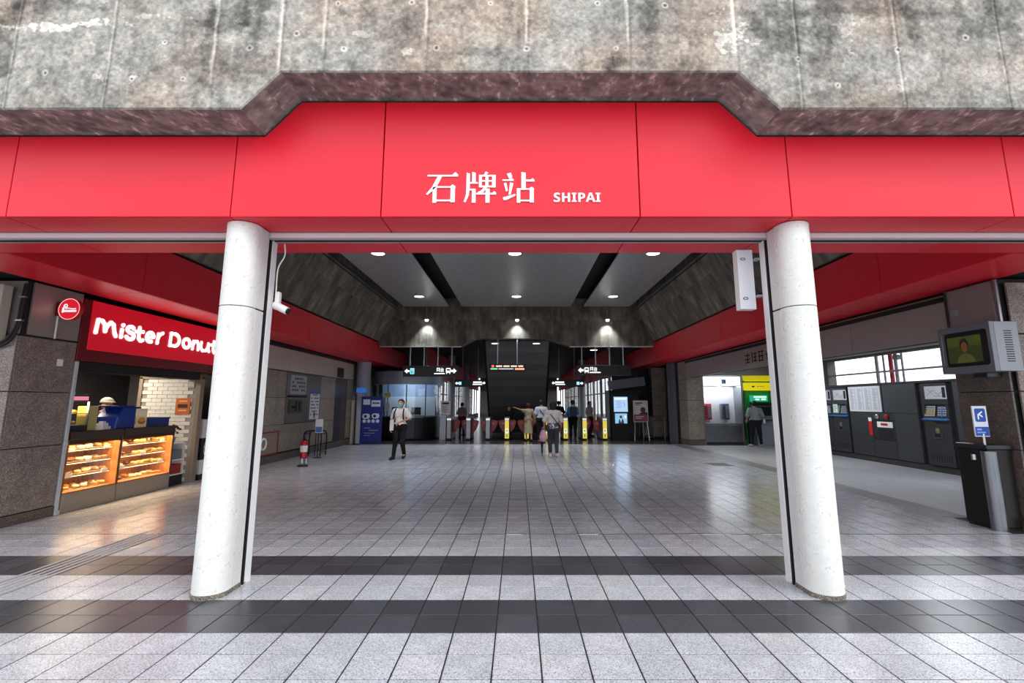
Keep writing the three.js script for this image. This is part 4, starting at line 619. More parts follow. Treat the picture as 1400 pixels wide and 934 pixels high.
  part(bank, 'paper_note', face(0.22, 0.24, -0.03, 1.44, Z(2.12), -Math.PI / 2), print(canvasTex(32, 32, (x) => { x.fillStyle = '#d5efe9'; x.fillRect(0, 0, 32, 32); x.fillStyle = '#79a8a0'; x.fillRect(4, 6, 20, 3); x.fillRect(4, 14, 24, 3); x.fillRect(4, 22, 14, 3); })));
  const w = setting('window_1', 'bright open strip with pipes above the ticket machines', 'window');
  part(w, 'mullion', box(10.66, 10.72, 2.48, 2.53, 7.4, 17.2), M.grey); for (const D of [9.6, 12.0]) part(w, 'mullion', box(10.68, 10.71, 2.05, 3.0, D, D + 0.03), M.midGrey);
  const pi = thing('pipe_group', 'grey and red pipes rising outside above the machine wall', 'pipe', [11.3, 0, 15.4]); for (const [d, r, k] of [[-0.7, 0.03, 0], [-0.45, 0.05, 0], [-0.25, 0.06, 1], [0.05, 0.03, 0], [0.35, 0.05, 0]]) part(pi, 'pipe', cyl(0, 0, 3.4, d, r, r, 12), k ? std(0xb32a3a, 0.4) : std(0x8f9097, 0.4, 0.3));
  const sp = solo('loudspeaker', (() => { const g = new THREE.CylinderGeometry(0.09, 0.06, 0.16, 18); g.rotateZ(Math.PI / 2); g.translate(10.57, 2.86, Z(13.9)); return metres(g); })(), std(0x8a8a86, 0.5), 'round grey loudspeaker in the bright strip above the machines', 'loudspeaker');
}
for (const [D, l] of [[10.2, 'tube lamp on the alcove ceiling near the television pillar'], [14.6, 'tube lamp on the alcove ceiling near the fare table']]) {
  const t = thing('alcove_lamp', l, 'lamp', [8.2, 2.98, D]); part(t, 'housing', box(-0.1, 0.1, 0.03, 0.07, -0.7, 0.7, 0.006), M.white); part(t, 'tube_light', box(-0.08, 0.08, 0, 0.03, -0.68, 0.68, 0.005), glow(0xf4f8ff, 3));
  const r = new THREE.RectAreaLight(0xf4f8ff, 110, 0.16, 1.36); r.position.set(8.2, 2.975, Z(D)); r.rotation.x = -Math.PI / 2; scene.add(r);
}
{ // ---- end of the alcove: stone pier, phone niche, cash machine
  const p = setting('pillar_phone', 'beige stone pier beside the telephone niche', 'pillar');
  part(p, 'core', box(RX + 0.035, 7.14, 0, 3.26, 19.66, 21.5), M.dark); const ys = [0.2, 0.9, 1.7, 2.5, 3.24];
  for (let k = 0; k < 4; k++) { part(p, 'stone_slab', box(RX, RX + 0.03, ys[k] + 0.006, ys[k + 1] - 0.006, 19.62, 20.6, 0.005), M.stone); part(p, 'stone_slab', box(RX + 0.004, 7.15, ys[k] + 0.006, ys[k + 1] - 0.006, 19.6, 19.63, 0.005), M.stone); }
  part(p, 'plinth', box(RX - 0.015, 7.15, 0, 0.19, 19.57, 20.6, 0.005), M.graniteDark);
  const w = setting('wall_alcove', 'end wall of the alcove around the phones and cash machine', 'wall');
  part(w, 'wall_block', box(7.15, 10.62, 2.66, 3.05, 19.6, 20.3), M.lintel); part(w, 'wall_block', box(7.15, 10.62, 0, 3.05, 20.35, 20.6), std(0xb5b7b9, 0.6));
  const n = thing('phone_niche', 'bright stainless telephone niche with a lit white header', 'phone booth', [7.95, 0, 19.6]);
  part(n, 'side_panel', box(-0.79, -0.75, 0, 2.64, 0.0, 0.74), M.steel); part(n, 'side_panel', box(0.7, 0.77, 0, 2.64, -0.02, 0.74), M.steel); part(n, 'divider', box(-0.06, -0.03, 0.75, 2.25, 0.02, 0.74), M.glass); part(n, 'back_panel', box(-0.75, 0.7, 0, 2.64, 0.7, 0.74), std(0xc3c6c9, 0.3, 0.3)); part(n, 'lower_panel', box(-0.75, 0.7, 0.12, 0.74, 0.04, 0.07, 0.004), M.steel); part(n, 'plinth', box(-0.75, 0.7, 0, 0.12, 0.05, 0.3), M.darkSteel); part(n, 'shelf', box(-0.75, 0.7, 0.78, 0.82, 0.05, 0.5, 0.006), M.steel);
  part(n, 'light_header', box(-0.75, 0.7, 2.27, 2.62, 0.0, 0.3, 0.01), glow(0xf4faff, 1.1, { color: 0xf4f8fa }), 'lit white header of the phone niche'); part(n, 'header_mark', face(0.16, 0.16, 0.05, 2.42, 0.012), print(canvasTex(32, 32, (x) => { x.fillStyle = '#2a6fc0'; x.fillRect(0, 0, 32, 32); x.strokeStyle = '#fff'; x.lineWidth = 5; x.beginPath(); x.arc(16, 16, 8, 0.6, 5.2); x.stroke(); })));
  const rl = new THREE.RectAreaLight(0xf4faff, 22, 1.4, 0.3); rl.position.set(7.93, 2.25, Z(19.95)); rl.rotation.x = -Math.PI / 2; scene.add(rl);
  const phone = (x, c, label, nm) => { const t = thing('pay_phone', label, 'telephone', [x, 0.95, 20.2]); t.scale.setScalar(1.2); const m = std(c, 0.3); part(t, 'body', box(-0.13, 0.13, 0, 0.52, -0.1, 0.1, 0.02), m); part(t, 'face_plate', box(0.0, 0.11, 0.06, 0.46, -0.107, -0.1, 0.003), M.steel); part(t, 'handset', [box(-0.11, -0.05, 0.06, 0.46, -0.15, -0.12, 0.014), box(-0.115, -0.045, 0.05, 0.13, -0.165, -0.1, 0.012), box(-0.115, -0.045, 0.39, 0.47, -0.165, -0.1, 0.012)], std(c === 0xb0121f ? 0x7a0d16 : 0x1e222b, 0.35)); part(t, 'cord', tube([[-0.08, 0.05, -0.13], [-0.06, -0.12, -0.12], [0.02, -0.1, -0.08], [0.04, 0.0, -0.06]], 0.008), M.steel); part(t, 'mount', box(-0.1, 0.1, 0.1, 0.4, 0.1, 0.1 + 0.0005), M.steel); return t; };
  phone(7.5, 0xb0121f, 'red public telephone in the phone niche'); phone(8.2, 0x2c3c63, 'dark blue public telephone in the phone niche');
  solo('phone_notice', box(7.28, 7.5, 1.6, 1.95, 20.285, 20.295), M.white, 'white paper notice above the red telephone', 'notice');
  const a = thing('cash_machine', 'green and yellow cash machine with a lit screen', 'cash machine', [9.4, 0, 19.6]);
  part(a, 'side_frame', box(-0.66, -0.6, 0, 2.64, -0.02, 0.7), M.green); part(a, 'side_frame', box(0.62, 0.7, 0, 2.64, -0.02, 0.7), M.green); part(a, 'back_panel', box(-0.6, 0.62, 0, 2.64, 0.5, 0.7), std(0x0f8a3e, 0.4));
  part(a, 'header_sign', box(-0.66, 0.7, 2.08, 2.38, -0.04, 0.3, 0.006), new THREE.MeshStandardMaterial({ color: 0xf3e30f, roughness: 0.4, emissive: 0xf3e30f, emissiveIntensity: 0.55 })); part(a, 'upper_sign', box(-0.66, 0.7, 2.45, 2.645, -0.04, 0.3, 0.006), new THREE.MeshStandardMaterial({ color: 0xf3e30f, roughness: 0.4, emissive: 0xf3e30f, emissiveIntensity: 0.4 })); const ov = new THREE.SphereGeometry(0.06, 14, 10); ov.scale(1, 0.5, 0.1); ov.translate(-0.28, 2.23, 0.041); part(a, 'emblem', metres(ov), M.dark); part(a, 'header_text', [0, 1, 2].map((k) => box(-0.12 + k * 0.1, -0.06 + k * 0.1, 2.22, 2.25, -0.043, -0.04)), M.tan);
  part(a, 'screen_sign', face(0.72, 0.24, 0.15, 1.78, -0.492), lit(canvasTex(128, 48, (x) => { x.fillStyle = '#1fa37c'; x.fillRect(0, 0, 128, 48); x.fillStyle = '#d8fff0'; x.fillRect(30, 6, 90, 14); x.fillRect(40, 26, 30, 12); x.fillRect(82, 24, 34, 14); }), 1.1));
  part(a, 'cabinet', [box(-0.2, 0.6, 0, 0.74, 0.05, 0.5, 0.012), box(-0.2, 0.6, 0.74, 1.02, 0.15, 0.5, 0.01), box(-0.2, 0.6, 1.02, 1.5, 0.3, 0.5, 0.01)], std(0x8f97a6, 0.4)); part(a, 'keyboard', box(-0.15, 0.55, 0.93, 0.96, -0.05, 0.15, 0.006), M.dark); part(a, 'monitor', box(-0.1, 0.5, 1.1, 1.45, 0.285, 0.3), M.dark); part(a, 'canopy', box(-0.2, 0.6, 1.52, 1.62, 0.05, 0.5, 0.01), M.dark); part(a, 'side_post', box(-0.5, -0.42, 0, 1.0, 0.1, 0.2, 0.006), M.darkSteel);
  const al = new THREE.RectAreaLight(0xf2f6c0, 1.5, 1.2, 0.25); al.position.set(9.4, 2.07, Z(19.8)); al.rotation.x = -Math.PI / 2; scene.add(al);
}

// ================================================================ LAMPS IN THE HALL
for (const [x, D, where] of [[-3.76, 12.88, 'nearer ceiling panel on the doughnut shop side'], [-0.1, 12.88, 'middle ceiling panel, nearer the entrance'], [3.6, 12.88, 'nearer ceiling panel on the ticket machine side'], [-3.74, 18.35, 'ceiling panel on the doughnut shop side, farther back'], [-0.08, 18.35, 'middle ceiling panel, farther back'], [3.55, 18.35, 'ceiling panel on the ticket machine side, farther back']]) {
  const l = thing('downlight', `round white downlight in the ${where}`, 'lamp', [x, CH - 0.02, D], 0, 'ceiling downlights');
  part(l, 'trim_ring', metres(lathe([[0.17, 0.018], [0.24, 0.018], [0.24, 0.005], [0.17, 0.0]], 28)), M.ceilPanel);
  part(l, 'lamp_disc', cyl(0, 0.004, 0.014, 0, 0.17, 0.17, 28), glow(0xf6fbff, 6));
  const s = new THREE.SpotLight(0xf0f5fd, 58, 0, 0.8, 0.7, 2); s.position.set(x, CH - 0.03, Z(D)); s.target.position.set(x, 0, Z(D)); s.castShadow = true; s.shadow.radius = 6; scene.add(s, s.target);
  const d = thing('sprinkler', `small sprinkler, ${where}`, 'sprinkler', [x + 0.02, CH - 0.06, D - 0.62]); part(d, 'stem', cyl(0, 0.02, 0.06, 0, 0.015), M.chrome); part(d, 'head', cyl(0, 0, 0.02, 0, 0.035), M.chrome);
}
[[-3.77, 'on the doughnut shop side'], [-0.06, 'over the middle'], [3.65, 'on the ticket machine side']].forEach(([x, where]) => {
  const l = thing('pendant_lamp', `small pendant lamp before the far concrete beam, ${where}`, 'lamp', [x, 4.93, 20.2], 0, 'pendant lamps before the far beam');
  part(l, 'stem', cyl(0, 0.1, CH - 4.93, 0, 0.014), M.grey); part(l, 'cap', metres(lathe([[0, 0.14], [0.05, 0.13], [0.1, 0.04], [0.095, 0.035], [0, 0.1]], 20)), M.alu);
  const g = new THREE.SphereGeometry(0.075, 18, 12); g.translate(0, 0.04, 0); part(l, 'bulb', metres(g), glow(0xf5fbff, 8));
  const s = new THREE.SpotLight(0xeaf6ff, 12, 0, 0.8, 0.7, 2); s.position.set(x, 4.9, Z(20.2)); s.target.position.set(x, 4.2, Z(20.42)); s.castShadow = true; s.shadow.radius = 3; scene.add(s, s.target);
});
for (const [x, y, D, where] of [[-1.0, 4.1, 21.18, 'near the red and green sign'], [0.76, 4.1, 21.18, 'over the gate people'], [3.2, 3.82, 21.18, 'behind the long sign on the ticket machine side']]) {
  const l = thing('bowl_lamp', `little flat hanging lamp ${where}`, 'lamp', [x, y, D], 0, 'flat lamps before the stair'); part(l, 'shade', metres(lathe([[0, 0.07], [0.05, 0.065], [0.18, 0.01], [0.17, 0], [0, 0.05]], 24)), M.grey); part(l, 'lamp_disc', cyl(0, 0.0, 0.008, 0, 0.15, 0.15, 24), glow(0xfff6e8, 5)); part(l, 'stem', cyl(0, 0.06, 4.495 - y, 0, 0.01), M.dark);
  const s = new THREE.SpotLight(0xfff3e4, 9, 0, 1.1, 0.6, 2); s.position.set(x, y - 0.01, Z(D)); s.target.position.set(x, 0, Z(D)); s.castShadow = true; s.shadow.radius = 5; scene.add(s, s.target);
}
// ================================================================ HANGING SIGNS
const glyphBox = (x, list, X, Y, s) => { for (const [a, b, w, h] of list) x.fillRect(X + a * s, Y + b * s, w * s, h * s); };
const yue = [[1, 0, 1.4, 9], [1, 0, 7, 1.2], [6.6, 0, 1.4, 10], [2, 3, 5, 1.1], [2, 6, 5, 1.1]], tai = [[0, 3.4, 8, 1.2], [2, 0, 1.4, 3], [5, 1, 1.4, 2.6], [1, 5.6, 6, 1.2], [1, 5.6, 1.3, 4.4], [5.9, 5.6, 1.3, 4.4], [1, 9, 6, 1.1]];
const arrow = (x, cx, cy, r, dir) => { x.beginPath(); x.moveTo(cx + dir * r, cy); x.lineTo(cx, cy - r); x.lineTo(cx - dir * 0.1 * r, cy - r); x.lineTo(cx - dir * 0.1 * r, cy - 0.42 * r); x.lineTo(cx - dir * r, cy - 0.42 * r); x.lineTo(cx - dir * r, cy + 0.42 * r); x.lineTo(cx - dir * 0.1 * r, cy + 0.42 * r); x.lineTo(cx - dir * 0.1 * r, cy + r); x.lineTo(cx, cy + r); x.closePath(); x.fill(); };
const train = (x, X, Y, s) => { x.beginPath(); x.roundRect(X, Y, 9 * s, 10 * s, 2 * s); x.fill(); const f = x.fillStyle; x.fillStyle = '#000'; x.fillRect(X + 1.6 * s, Y + 2 * s, 5.8 * s, 3.4 * s); x.fillStyle = f; x.fillRect(X + 0.6 * s, Y + 10.6 * s, 1.6 * s, 1.6 * s); x.fillRect(X + 6.8 * s, Y + 10.6 * s, 1.6 * s, 1.6 * s); };
function hangSign(x0, x1, y0, y1, D, rods, top, label, draw, k = 1.5) {
  const s = thing('hanging_sign', label, 'sign', [(x0 + x1) / 2, y0, D]), w = (x1 - x0) / 2, h = y1 - y0;
  part(s, 'case', box(-w, w, 0, h, -0.08, 0.08, 0.008), std(0x16171b, 0.4));
  const t = canvasTex(512, Math.round(512 * h / (2 * w)), (x, W, H) => { x.fillStyle = '#000'; x.fillRect(0, 0, W, H); draw(x, W, H); });
  const f = face(2 * w - 0.04, h - 0.04, 0, h / 2, 0.0815); part(s, 'sign_face', f, lit(t, k));
  for (const r of rods) part(s, 'hanger', cyl(r - (x0 + x1) / 2, h, top - y0, 0, 0.022), std(0xb4b6ba, 0.5));
  return s;
}
hangSign(-4.63, -2.4, 2.64, 3.07, 20.1, [-4.37, -3.81, -3.25, -2.69], 3.88, 'long black hanging sign pointing to toilets and platforms on the booth side', (x, W, H) => { x.fillStyle = '#fff'; arrow(x, 34, H * 0.5, H * 0.24, -1); x.fillStyle = '#8fe9f2'; x.fillRect(64, H * 0.2, 38, H * 0.6); x.fillStyle = '#06343a'; x.fillRect(72, H * 0.45, 8, H * 0.3); x.fillRect(86, H * 0.45, 8, H * 0.3); x.beginPath(); x.arc(76, H * 0.34, 5, 0, 7); x.arc(90, H * 0.34, 5, 0, 7); x.fill(); x.fillStyle = '#fff'; glyphBox(x, yue, 308, H * 0.16, H * 0.042); glyphBox(x, tai, 346, H * 0.16, H * 0.042); x.fillRect(288, H * 0.7, 100, H * 0.1); train(x, 398, H * 0.18, H * 0.05); arrow(x, 472, H * 0.48, H * 0.26, 1); });
hangSign(2.31, 4.5, 2.68, 3.09, 20.1, [2.55, 3.1, 3.66, 4.22], 3.88, 'long black hanging sign pointing to platforms on the telephone side', (x, W, H) => { x.fillStyle = '#fff'; arrow(x, 38, H * 0.48, H * 0.27, -1); train(x, 72, H * 0.18, H * 0.05); glyphBox(x, yue, 124, H * 0.14, H * 0.042); glyphBox(x, tai, 162, H * 0.14, H * 0.042); x.fillRect(122, H * 0.66, 104, H * 0.12); });
hangSign(-1.19, 0.28, 2.86, 3.17, 20.4, [-0.86, -0.06], 4.2, 'hanging electronic sign with red and green lines before the dark stair', (x, W, H) => { x.fillStyle = '#ff5a6a'; x.beginPath(); x.arc(44, H * 0.28, H * 0.2, 0, 7); x.fill(); x.fillStyle = '#ffd9c0'; for (let k = 0; k < 22; k++) if (k % 6 !== 5) x.fillRect(92 + k * 18, H * 0.16, 14, H * 0.24); x.fillStyle = '#5ff08a'; x.fillRect(12, H * 0.58, 100, H * 0.2); x.fillStyle = '#d8d8d8'; for (let k = 0; k < 12; k++) x.fillRect(130 + k * 18, H * 0.6, 13, H * 0.16); x.fillStyle = '#ffb08a'; for (let k = 0; k < 7; k++) x.fillRect(366 + k * 20, H * 0.56, 16, H * 0.28); });
hangSign(-3.3, -1.66, 2.42, 2.78, 26, [-2.9, -2.1], 4.49, 'smaller black hanging sign beyond the gates on the booth side', (x, W, H) => { x.fillStyle = '#fff'; arrow(x, 30, H * 0.5, H * 0.26, -1); x.fillStyle = '#9adcff'; x.fillRect(62, H * 0.25, 44, H * 0.5); x.fillStyle = '#fff'; for (let k = 0; k < 6; k++) x.fillRect(300 + k * 24, H * 0.2, 19, H * 0.32); x.fillRect(290, H * 0.62, 160, H * 0.14); arrow(x, 478, H * 0.45, H * 0.24, 1); }, 1.3);
hangSign(1.66, 3.4, 2.42, 2.78, 26, [2.1, 2.9], 4.49, 'smaller black hanging sign beyond the gates on the telephone side', (x, W, H) => { x.fillStyle = '#fff'; arrow(x, 34, H * 0.45, H * 0.24, -1); for (let k = 0; k < 6; k++) x.fillRect(62 + k * 24, H * 0.2, 19, H * 0.32); x.fillRect(66, H * 0.62, 150, H * 0.14); x.fillStyle = '#9adcff'; x.fillRect(396, H * 0.25, 44, H * 0.5); x.fillStyle = '#fff'; arrow(x, 476, H * 0.5, H * 0.26, 1); }, 1.3);
for (const [a, b, w] of [[-5.7, -2.35, 'on the booth side'], [2.1, 5.5, 'on the telephone side']]) solo('cable_tray', box(a, b, 3.86, 3.893, 20.3, 20.44, 0.004), M.white, `thin pale cable tray under the far beam ${w}`, 'cable tray');

// ================================================================ GATES
const gateX = [-3.04, -2.19, -1.34, -0.51, 0.35, 1.19, 2.05, 2.88, 3.76], ordinal = ['first', 'second', 'third', 'fourth', 'fifth', 'sixth', 'seventh', 'eighth', 'ninth'];
const flapMat = std(0xa31224, 0.3), gateDark = std(0x1e1f22, 0.35);
gateX.forEach((x, k) => {
  const yellow = k > 2, g = thing('ticket_gate', yellow ? `ticket gate with yellow lit front, ${ordinal[k]} in the row counting from the booth` : `plain steel ticket gate, ${ordinal[k]} in the row counting from the booth`, 'ticket gate', [x, 0, 22.2], 0, 'ticket gates');
  part(g, 'cabinet', [box(-0.1, 0.1, 0.04, 0.93, 0.0, 1.7, 0.012)], yellow ? gateDark : M.darkSteel); part(g, 'top_plate', box(-0.105, 0.105, 0.93, 0.97, -0.01, 1.72, 0.008), M.alu); part(g, 'plinth', box(-0.095, 0.095, 0, 0.04, 0.02, 1.68), M.black);
  if (yellow) {
    part(g, 'light_panel', box(-0.09, 0.09, 0.08, 0.84, -0.008, -0.0005, 0.003), new THREE.MeshStandardMaterial({ color: 0xe6d24a, roughness: 0.4, emissive: 0xe8d048, emissiveIntensity: 0.75 }), 'glowing yellow front panel');
    const t = canvasTex(48, 128, (x) => { x.fillStyle = '#e8d455'; x.fillRect(0, 0, 48, 128); x.fillStyle = '#f6ffd8'; x.fillRect(4, 56, 40, 34); x.fillStyle = k === 3 ? '#d23a4a' : '#2aa65a'; x.beginPath(); x.moveTo(14, 66); x.lineTo(34, 66); x.lineTo(24, 84); x.fill(); x.fillStyle = '#7a6a1a'; x.fillRect(18, 98, 12, 22); });
    part(g, 'sign_print', face(0.17, 0.72, 0, 0.45, 0.0092), lit(t, 0.9));
  } else part(g, 'front_plate', box(-0.085, 0.085, 0.08, 0.86, -0.008, -0.0005, 0.003), M.steel);
  part(g, 'reader_light', box(-0.09, 0.09, 0.86, 0.925, -0.012, 0.05, 0.004), glow(0xf0f6ff, 0.9));
  for (const s of [-1, 1]) {
    if ((k === 0 && s < 0) || (k === 8 && s > 0) || (k === 6 && s > 0) || (k === 7 && s < 0)) continue;   // the lane in use stands open
    const sh = new THREE.Shape(); sh.moveTo(0, 0.3); sh.lineTo(0, 0.84); sh.quadraticCurveTo(0.2, 0.86, 0.3, 0.78); sh.quadraticCurveTo(0.26, 0.5, 0.1, 0.32); sh.closePath();
    const f = extrude(sh, 0.03, 0.006); f.scale(s, 1, 1); if (s < 0) { const i = f.attributes.position; for (let q = 0; q < i.count; q += 3) for (const at of ['position', 'normal', 'uv']) { const A = f.attributes[at], n = A.itemSize; for (let c = 0; c < n; c++) { const a = A.array[(q + 1) * n + c]; A.array[(q + 1) * n + c] = A.array[(q + 2) * n + c]; A.array[(q + 2) * n + c] = a; } } }
    f.translate(s * 0.1, 0, -0.8); const fl = part(g, 'flap', f, flapMat, 'dark red swinging flap');
    const ring = new THREE.TorusGeometry(0.045, 0.012, 6, 18); ring.translate(s * 0.21, 0.68, -0.795); part(fl, 'emblem', metres(ring), M.white);
  }
});
{ // sign on a post beside the first gate, steel end cabinet
  const c = thing('gate_end_cabinet', 'wide steel cabinet closing the booth end of the gate row', 'cabinet', [-3.36, 0, 22.3]); part(c, 'body', box(-0.1, 0.18, 0, 1.0, 0, 1.4, 0.012), M.steel); part(c, 'top', box(-0.11, 0.19, 1.0, 1.03, -0.01, 1.41, 0.006), M.alu);
  const n = thing('notice_stand', 'white printed notice on a post at the booth end of the gates', 'notice', [-3.22, 1.03, 22.36]); part(n, 'post', cyl(0, 0, 0.2, 0, 0.015), M.steel); part(n, 'board', box(-0.22, 0.22, 0.06, 0.66, -0.012, 0.012, 0.004), M.white); part(n, 'print', face(0.4, 0.55, 0, 0.36, 0.0125), print(canvasTex(64, 96, (x) => { x.fillStyle = '#e9eaec'; x.fillRect(0, 0, 64, 96); x.fillStyle = '#2b2b2e'; x.fillRect(8, 8, 48, 14); x.fillStyle = '#777'; for (let k = 0; k < 7; k++) x.fillRect(8, 30 + k * 8, 48 - (k % 3) * 8, 3); })));
}
{ // display totem, easel, barrier
  const t = thing('display_totem', 'black display totem with two lit screens beside the gates', 'display', [4.42, 0, 22.0]);
  part(t, 'body', box(-0.36, 0.36, 0.02, 1.95, -0.1, 0.1, 0.015), M.black); part(t, 'foot', box(-0.38, 0.38, 0, 0.03, -0.2, 0.2, 0.006), M.dark);
  part(t, 'screen', face(0.6, 0.64, 0, 1.54, 0.102), lit(canvasTex(128, 136, (x) => { x.fillStyle = '#a9c9ee'; x.fillRect(0, 0, 128, 136); x.fillStyle = '#6d8fc0'; for (let k = 0; k < 5; k++) x.fillRect(26, 40 + k * 14, 40 + 12 * (k % 2), 4); x.strokeStyle = '#5f86bd'; x.lineWidth = 4; x.beginPath(); x.moveTo(84, 48); x.lineTo(104, 66); x.lineTo(92, 92); x.stroke(); x.fillStyle = '#e2f0fb'; x.fillRect(8, 8, 112, 18); }), 1.1));
  part(t, 'screen', face(0.52, 0.42, 0, 0.94, 0.102), lit(canvasTex(128, 100, (x) => { x.fillStyle = '#8fc4e6'; x.fillRect(0, 0, 128, 100); x.fillStyle = '#22304e'; x.beginPath(); x.arc(62, 34, 14, 0, 7); x.fill(); x.beginPath(); x.moveTo(34, 100); x.quadraticCurveTo(40, 50, 62, 48); x.quadraticCurveTo(90, 52, 94, 100); x.fill(); x.fillStyle = '#eef8ff'; x.beginPath(); x.moveTo(54, 52); x.lineTo(70, 52); x.lineTo(62, 92); x.fill(); x.fillStyle = '#f4fbff'; x.fillRect(100, 20, 20, 30); }), 1.0));
  for (const [y, w, h] of [[1.54, 0.6, 0.64], [0.94, 0.52, 0.42]]) { const r = new THREE.RectAreaLight(0xb9d4f4, 1.6, w, h); r.position.set(4.42, y, Z(21.88)); r.rotation.y = Math.PI; scene.add(r); }
  const e = thing('easel_poster', 'upright poster with a dark portrait on a metal easel', 'poster', [5.32, 0, 22.1]);
  part(e, 'board', box(-0.32, 0.32, 0.78, 1.7, -0.015, 0.015, 0.004), M.white); part(e, 'print', face(0.6, 0.88, 0, 1.24, 0.0155), print(canvasTex(96, 140, (x) => { x.fillStyle = '#d9cfc6'; x.fillRect(0, 0, 96, 140); x.fillStyle = '#8d4454'; x.fillRect(0, 92, 96, 48); x.fillStyle = '#3d3536'; x.beginPath(); x.arc(64, 60, 18, 0, 7); x.fill(); x.beginPath(); x.moveTo(34, 92); x.quadraticCurveTo(60, 62, 96, 80); x.lineTo(96, 92); x.fill(); x.fillStyle = '#55484a'; x.fillRect(10, 10, 50, 8); x.fillRect(10, 24, 34, 4); x.fillStyle = '#e4d8d8'; x.fillRect(10, 104, 60, 5); x.fillRect(10, 116, 44, 4); })));
  for (const s of [-1, 1]) part(e, 'leg', rod([s * 0.26, 0.8, 0.0], [s * 0.32, 0.0, -0.08], 0.014), M.chrome); part(e, 'leg', rod([0, 1.5, 0.02], [0, 0, 0.4], 0.014), M.chrome);
  const f = thing('barrier', 'steel and glass barrier between the easel and the blue-grey column', 'barrier', [6.0, 0, 22.6]); part(f, 'rail', [rod([-0.5, 1.0, 0], [0.5, 1.0, 0], 0.025), rod([-0.5, 0.1, 0], [0.5, 0.1, 0], 0.018)], M.steel); part(f, 'pane', box(-0.46, 0.46, 0.14, 0.94, -0.005, 0.005), M.glass); for (const x of [-0.48, 0.48]) part(f, 'post', cyl(x, 0, 1.0, 0, 0.025), M.steel);
}
// ================================================================ FAR LEFT CORNER, BOOTH
const colMat = std(0xa6a8b4, 0.4);
{
  const c = thing('round_column', 'grey round column at the end of the stone wall', 'column', [-6.42, 0, 20.75]); part(c, 'shaft', cyl(0, 0, 3.26, 0, 0.29, 0.29, 36), colMat);
  solo('corner_screen', [box(-6.68, -6.58, 0, 1.7, 20.22, 20.42, 0.01)], M.cream, 'pale beige screen wall before the grey round column', 'screen');
  const b = thing('blue_poster_stand', 'blue poster stand with white round pictures beside the column', 'poster', [-5.83, 0, 20.15]); part(b, 'board', box(-0.42, 0.42, 0.02, 1.85, -0.03, 0.03, 0.006), M.navy); part(b, 'side_panel', box(-0.6, -0.43, 0.02, 1.5, -0.04, 0.06, 0.006), std(0xb9bcc6, 0.5)); part(b, 'foot', box(-0.6, 0.44, 0, 0.02, -0.15, 0.15), M.dark);
  part(b, 'print', face(0.8, 1.78, 0, 0.94, 0.0305), print(canvasTex(128, 284, (x) => { x.fillStyle = '#1b2f86'; x.fillRect(0, 0, 128, 284); x.fillStyle = '#dfe4f2'; x.fillRect(8, 14, 44, 34); x.fillRect(60, 20, 58, 40); x.fillStyle = '#1b2f86'; x.fillRect(66, 34, 46, 8); x.fillStyle = '#dfe4f2'; for (const [a, b2] of [[30, 120], [90, 118]]) { x.beginPath(); x.roundRect(a - 24, b2 - 16, 48, 32, 14); x.fill(); } for (let k = 0; k < 4; k++) { x.beginPath(); x.arc(20 + k * 28, 150, 11, 0, 7); x.fill(); } x.fillStyle = '#1a1a22'; x.beginPath(); x.arc(26, 120, 9, 0, 7); x.arc(84, 118, 9, 0, 7); x.fill(); x.fillStyle = '#c98a5a'; x.fillRect(50, 204, 60, 6); x.fillStyle = '#8fa4dd'; x.fillRect(20, 190, 40, 5); x.fillRect(20, 222, 70, 4); x.fillRect(20, 236, 40, 4); })));
  const s = thing('blue_plate', 'small blue plate sign over a white board on the grey column', 'sign', [-6.36, 1.25, 20.38]); part(s, 'plate', box(-0.2, 0.2, 0.76, 0.95, -0.02, 0.02, 0.004), new THREE.MeshStandardMaterial({ color: 0x3f8ff0, roughness: 0.4, emissive: 0x3f8ff0, emissiveIntensity: 0.3 })); part(s, 'board', box(-0.16, 0.16, -0.6, 0.74, -0.014, 0.014, 0.004), std(0xb7bac4, 0.5)); part(s, 'bracket', box(-0.03, 0.03, -0.5, 0.9, 0.014, 0.075), M.grey);
}
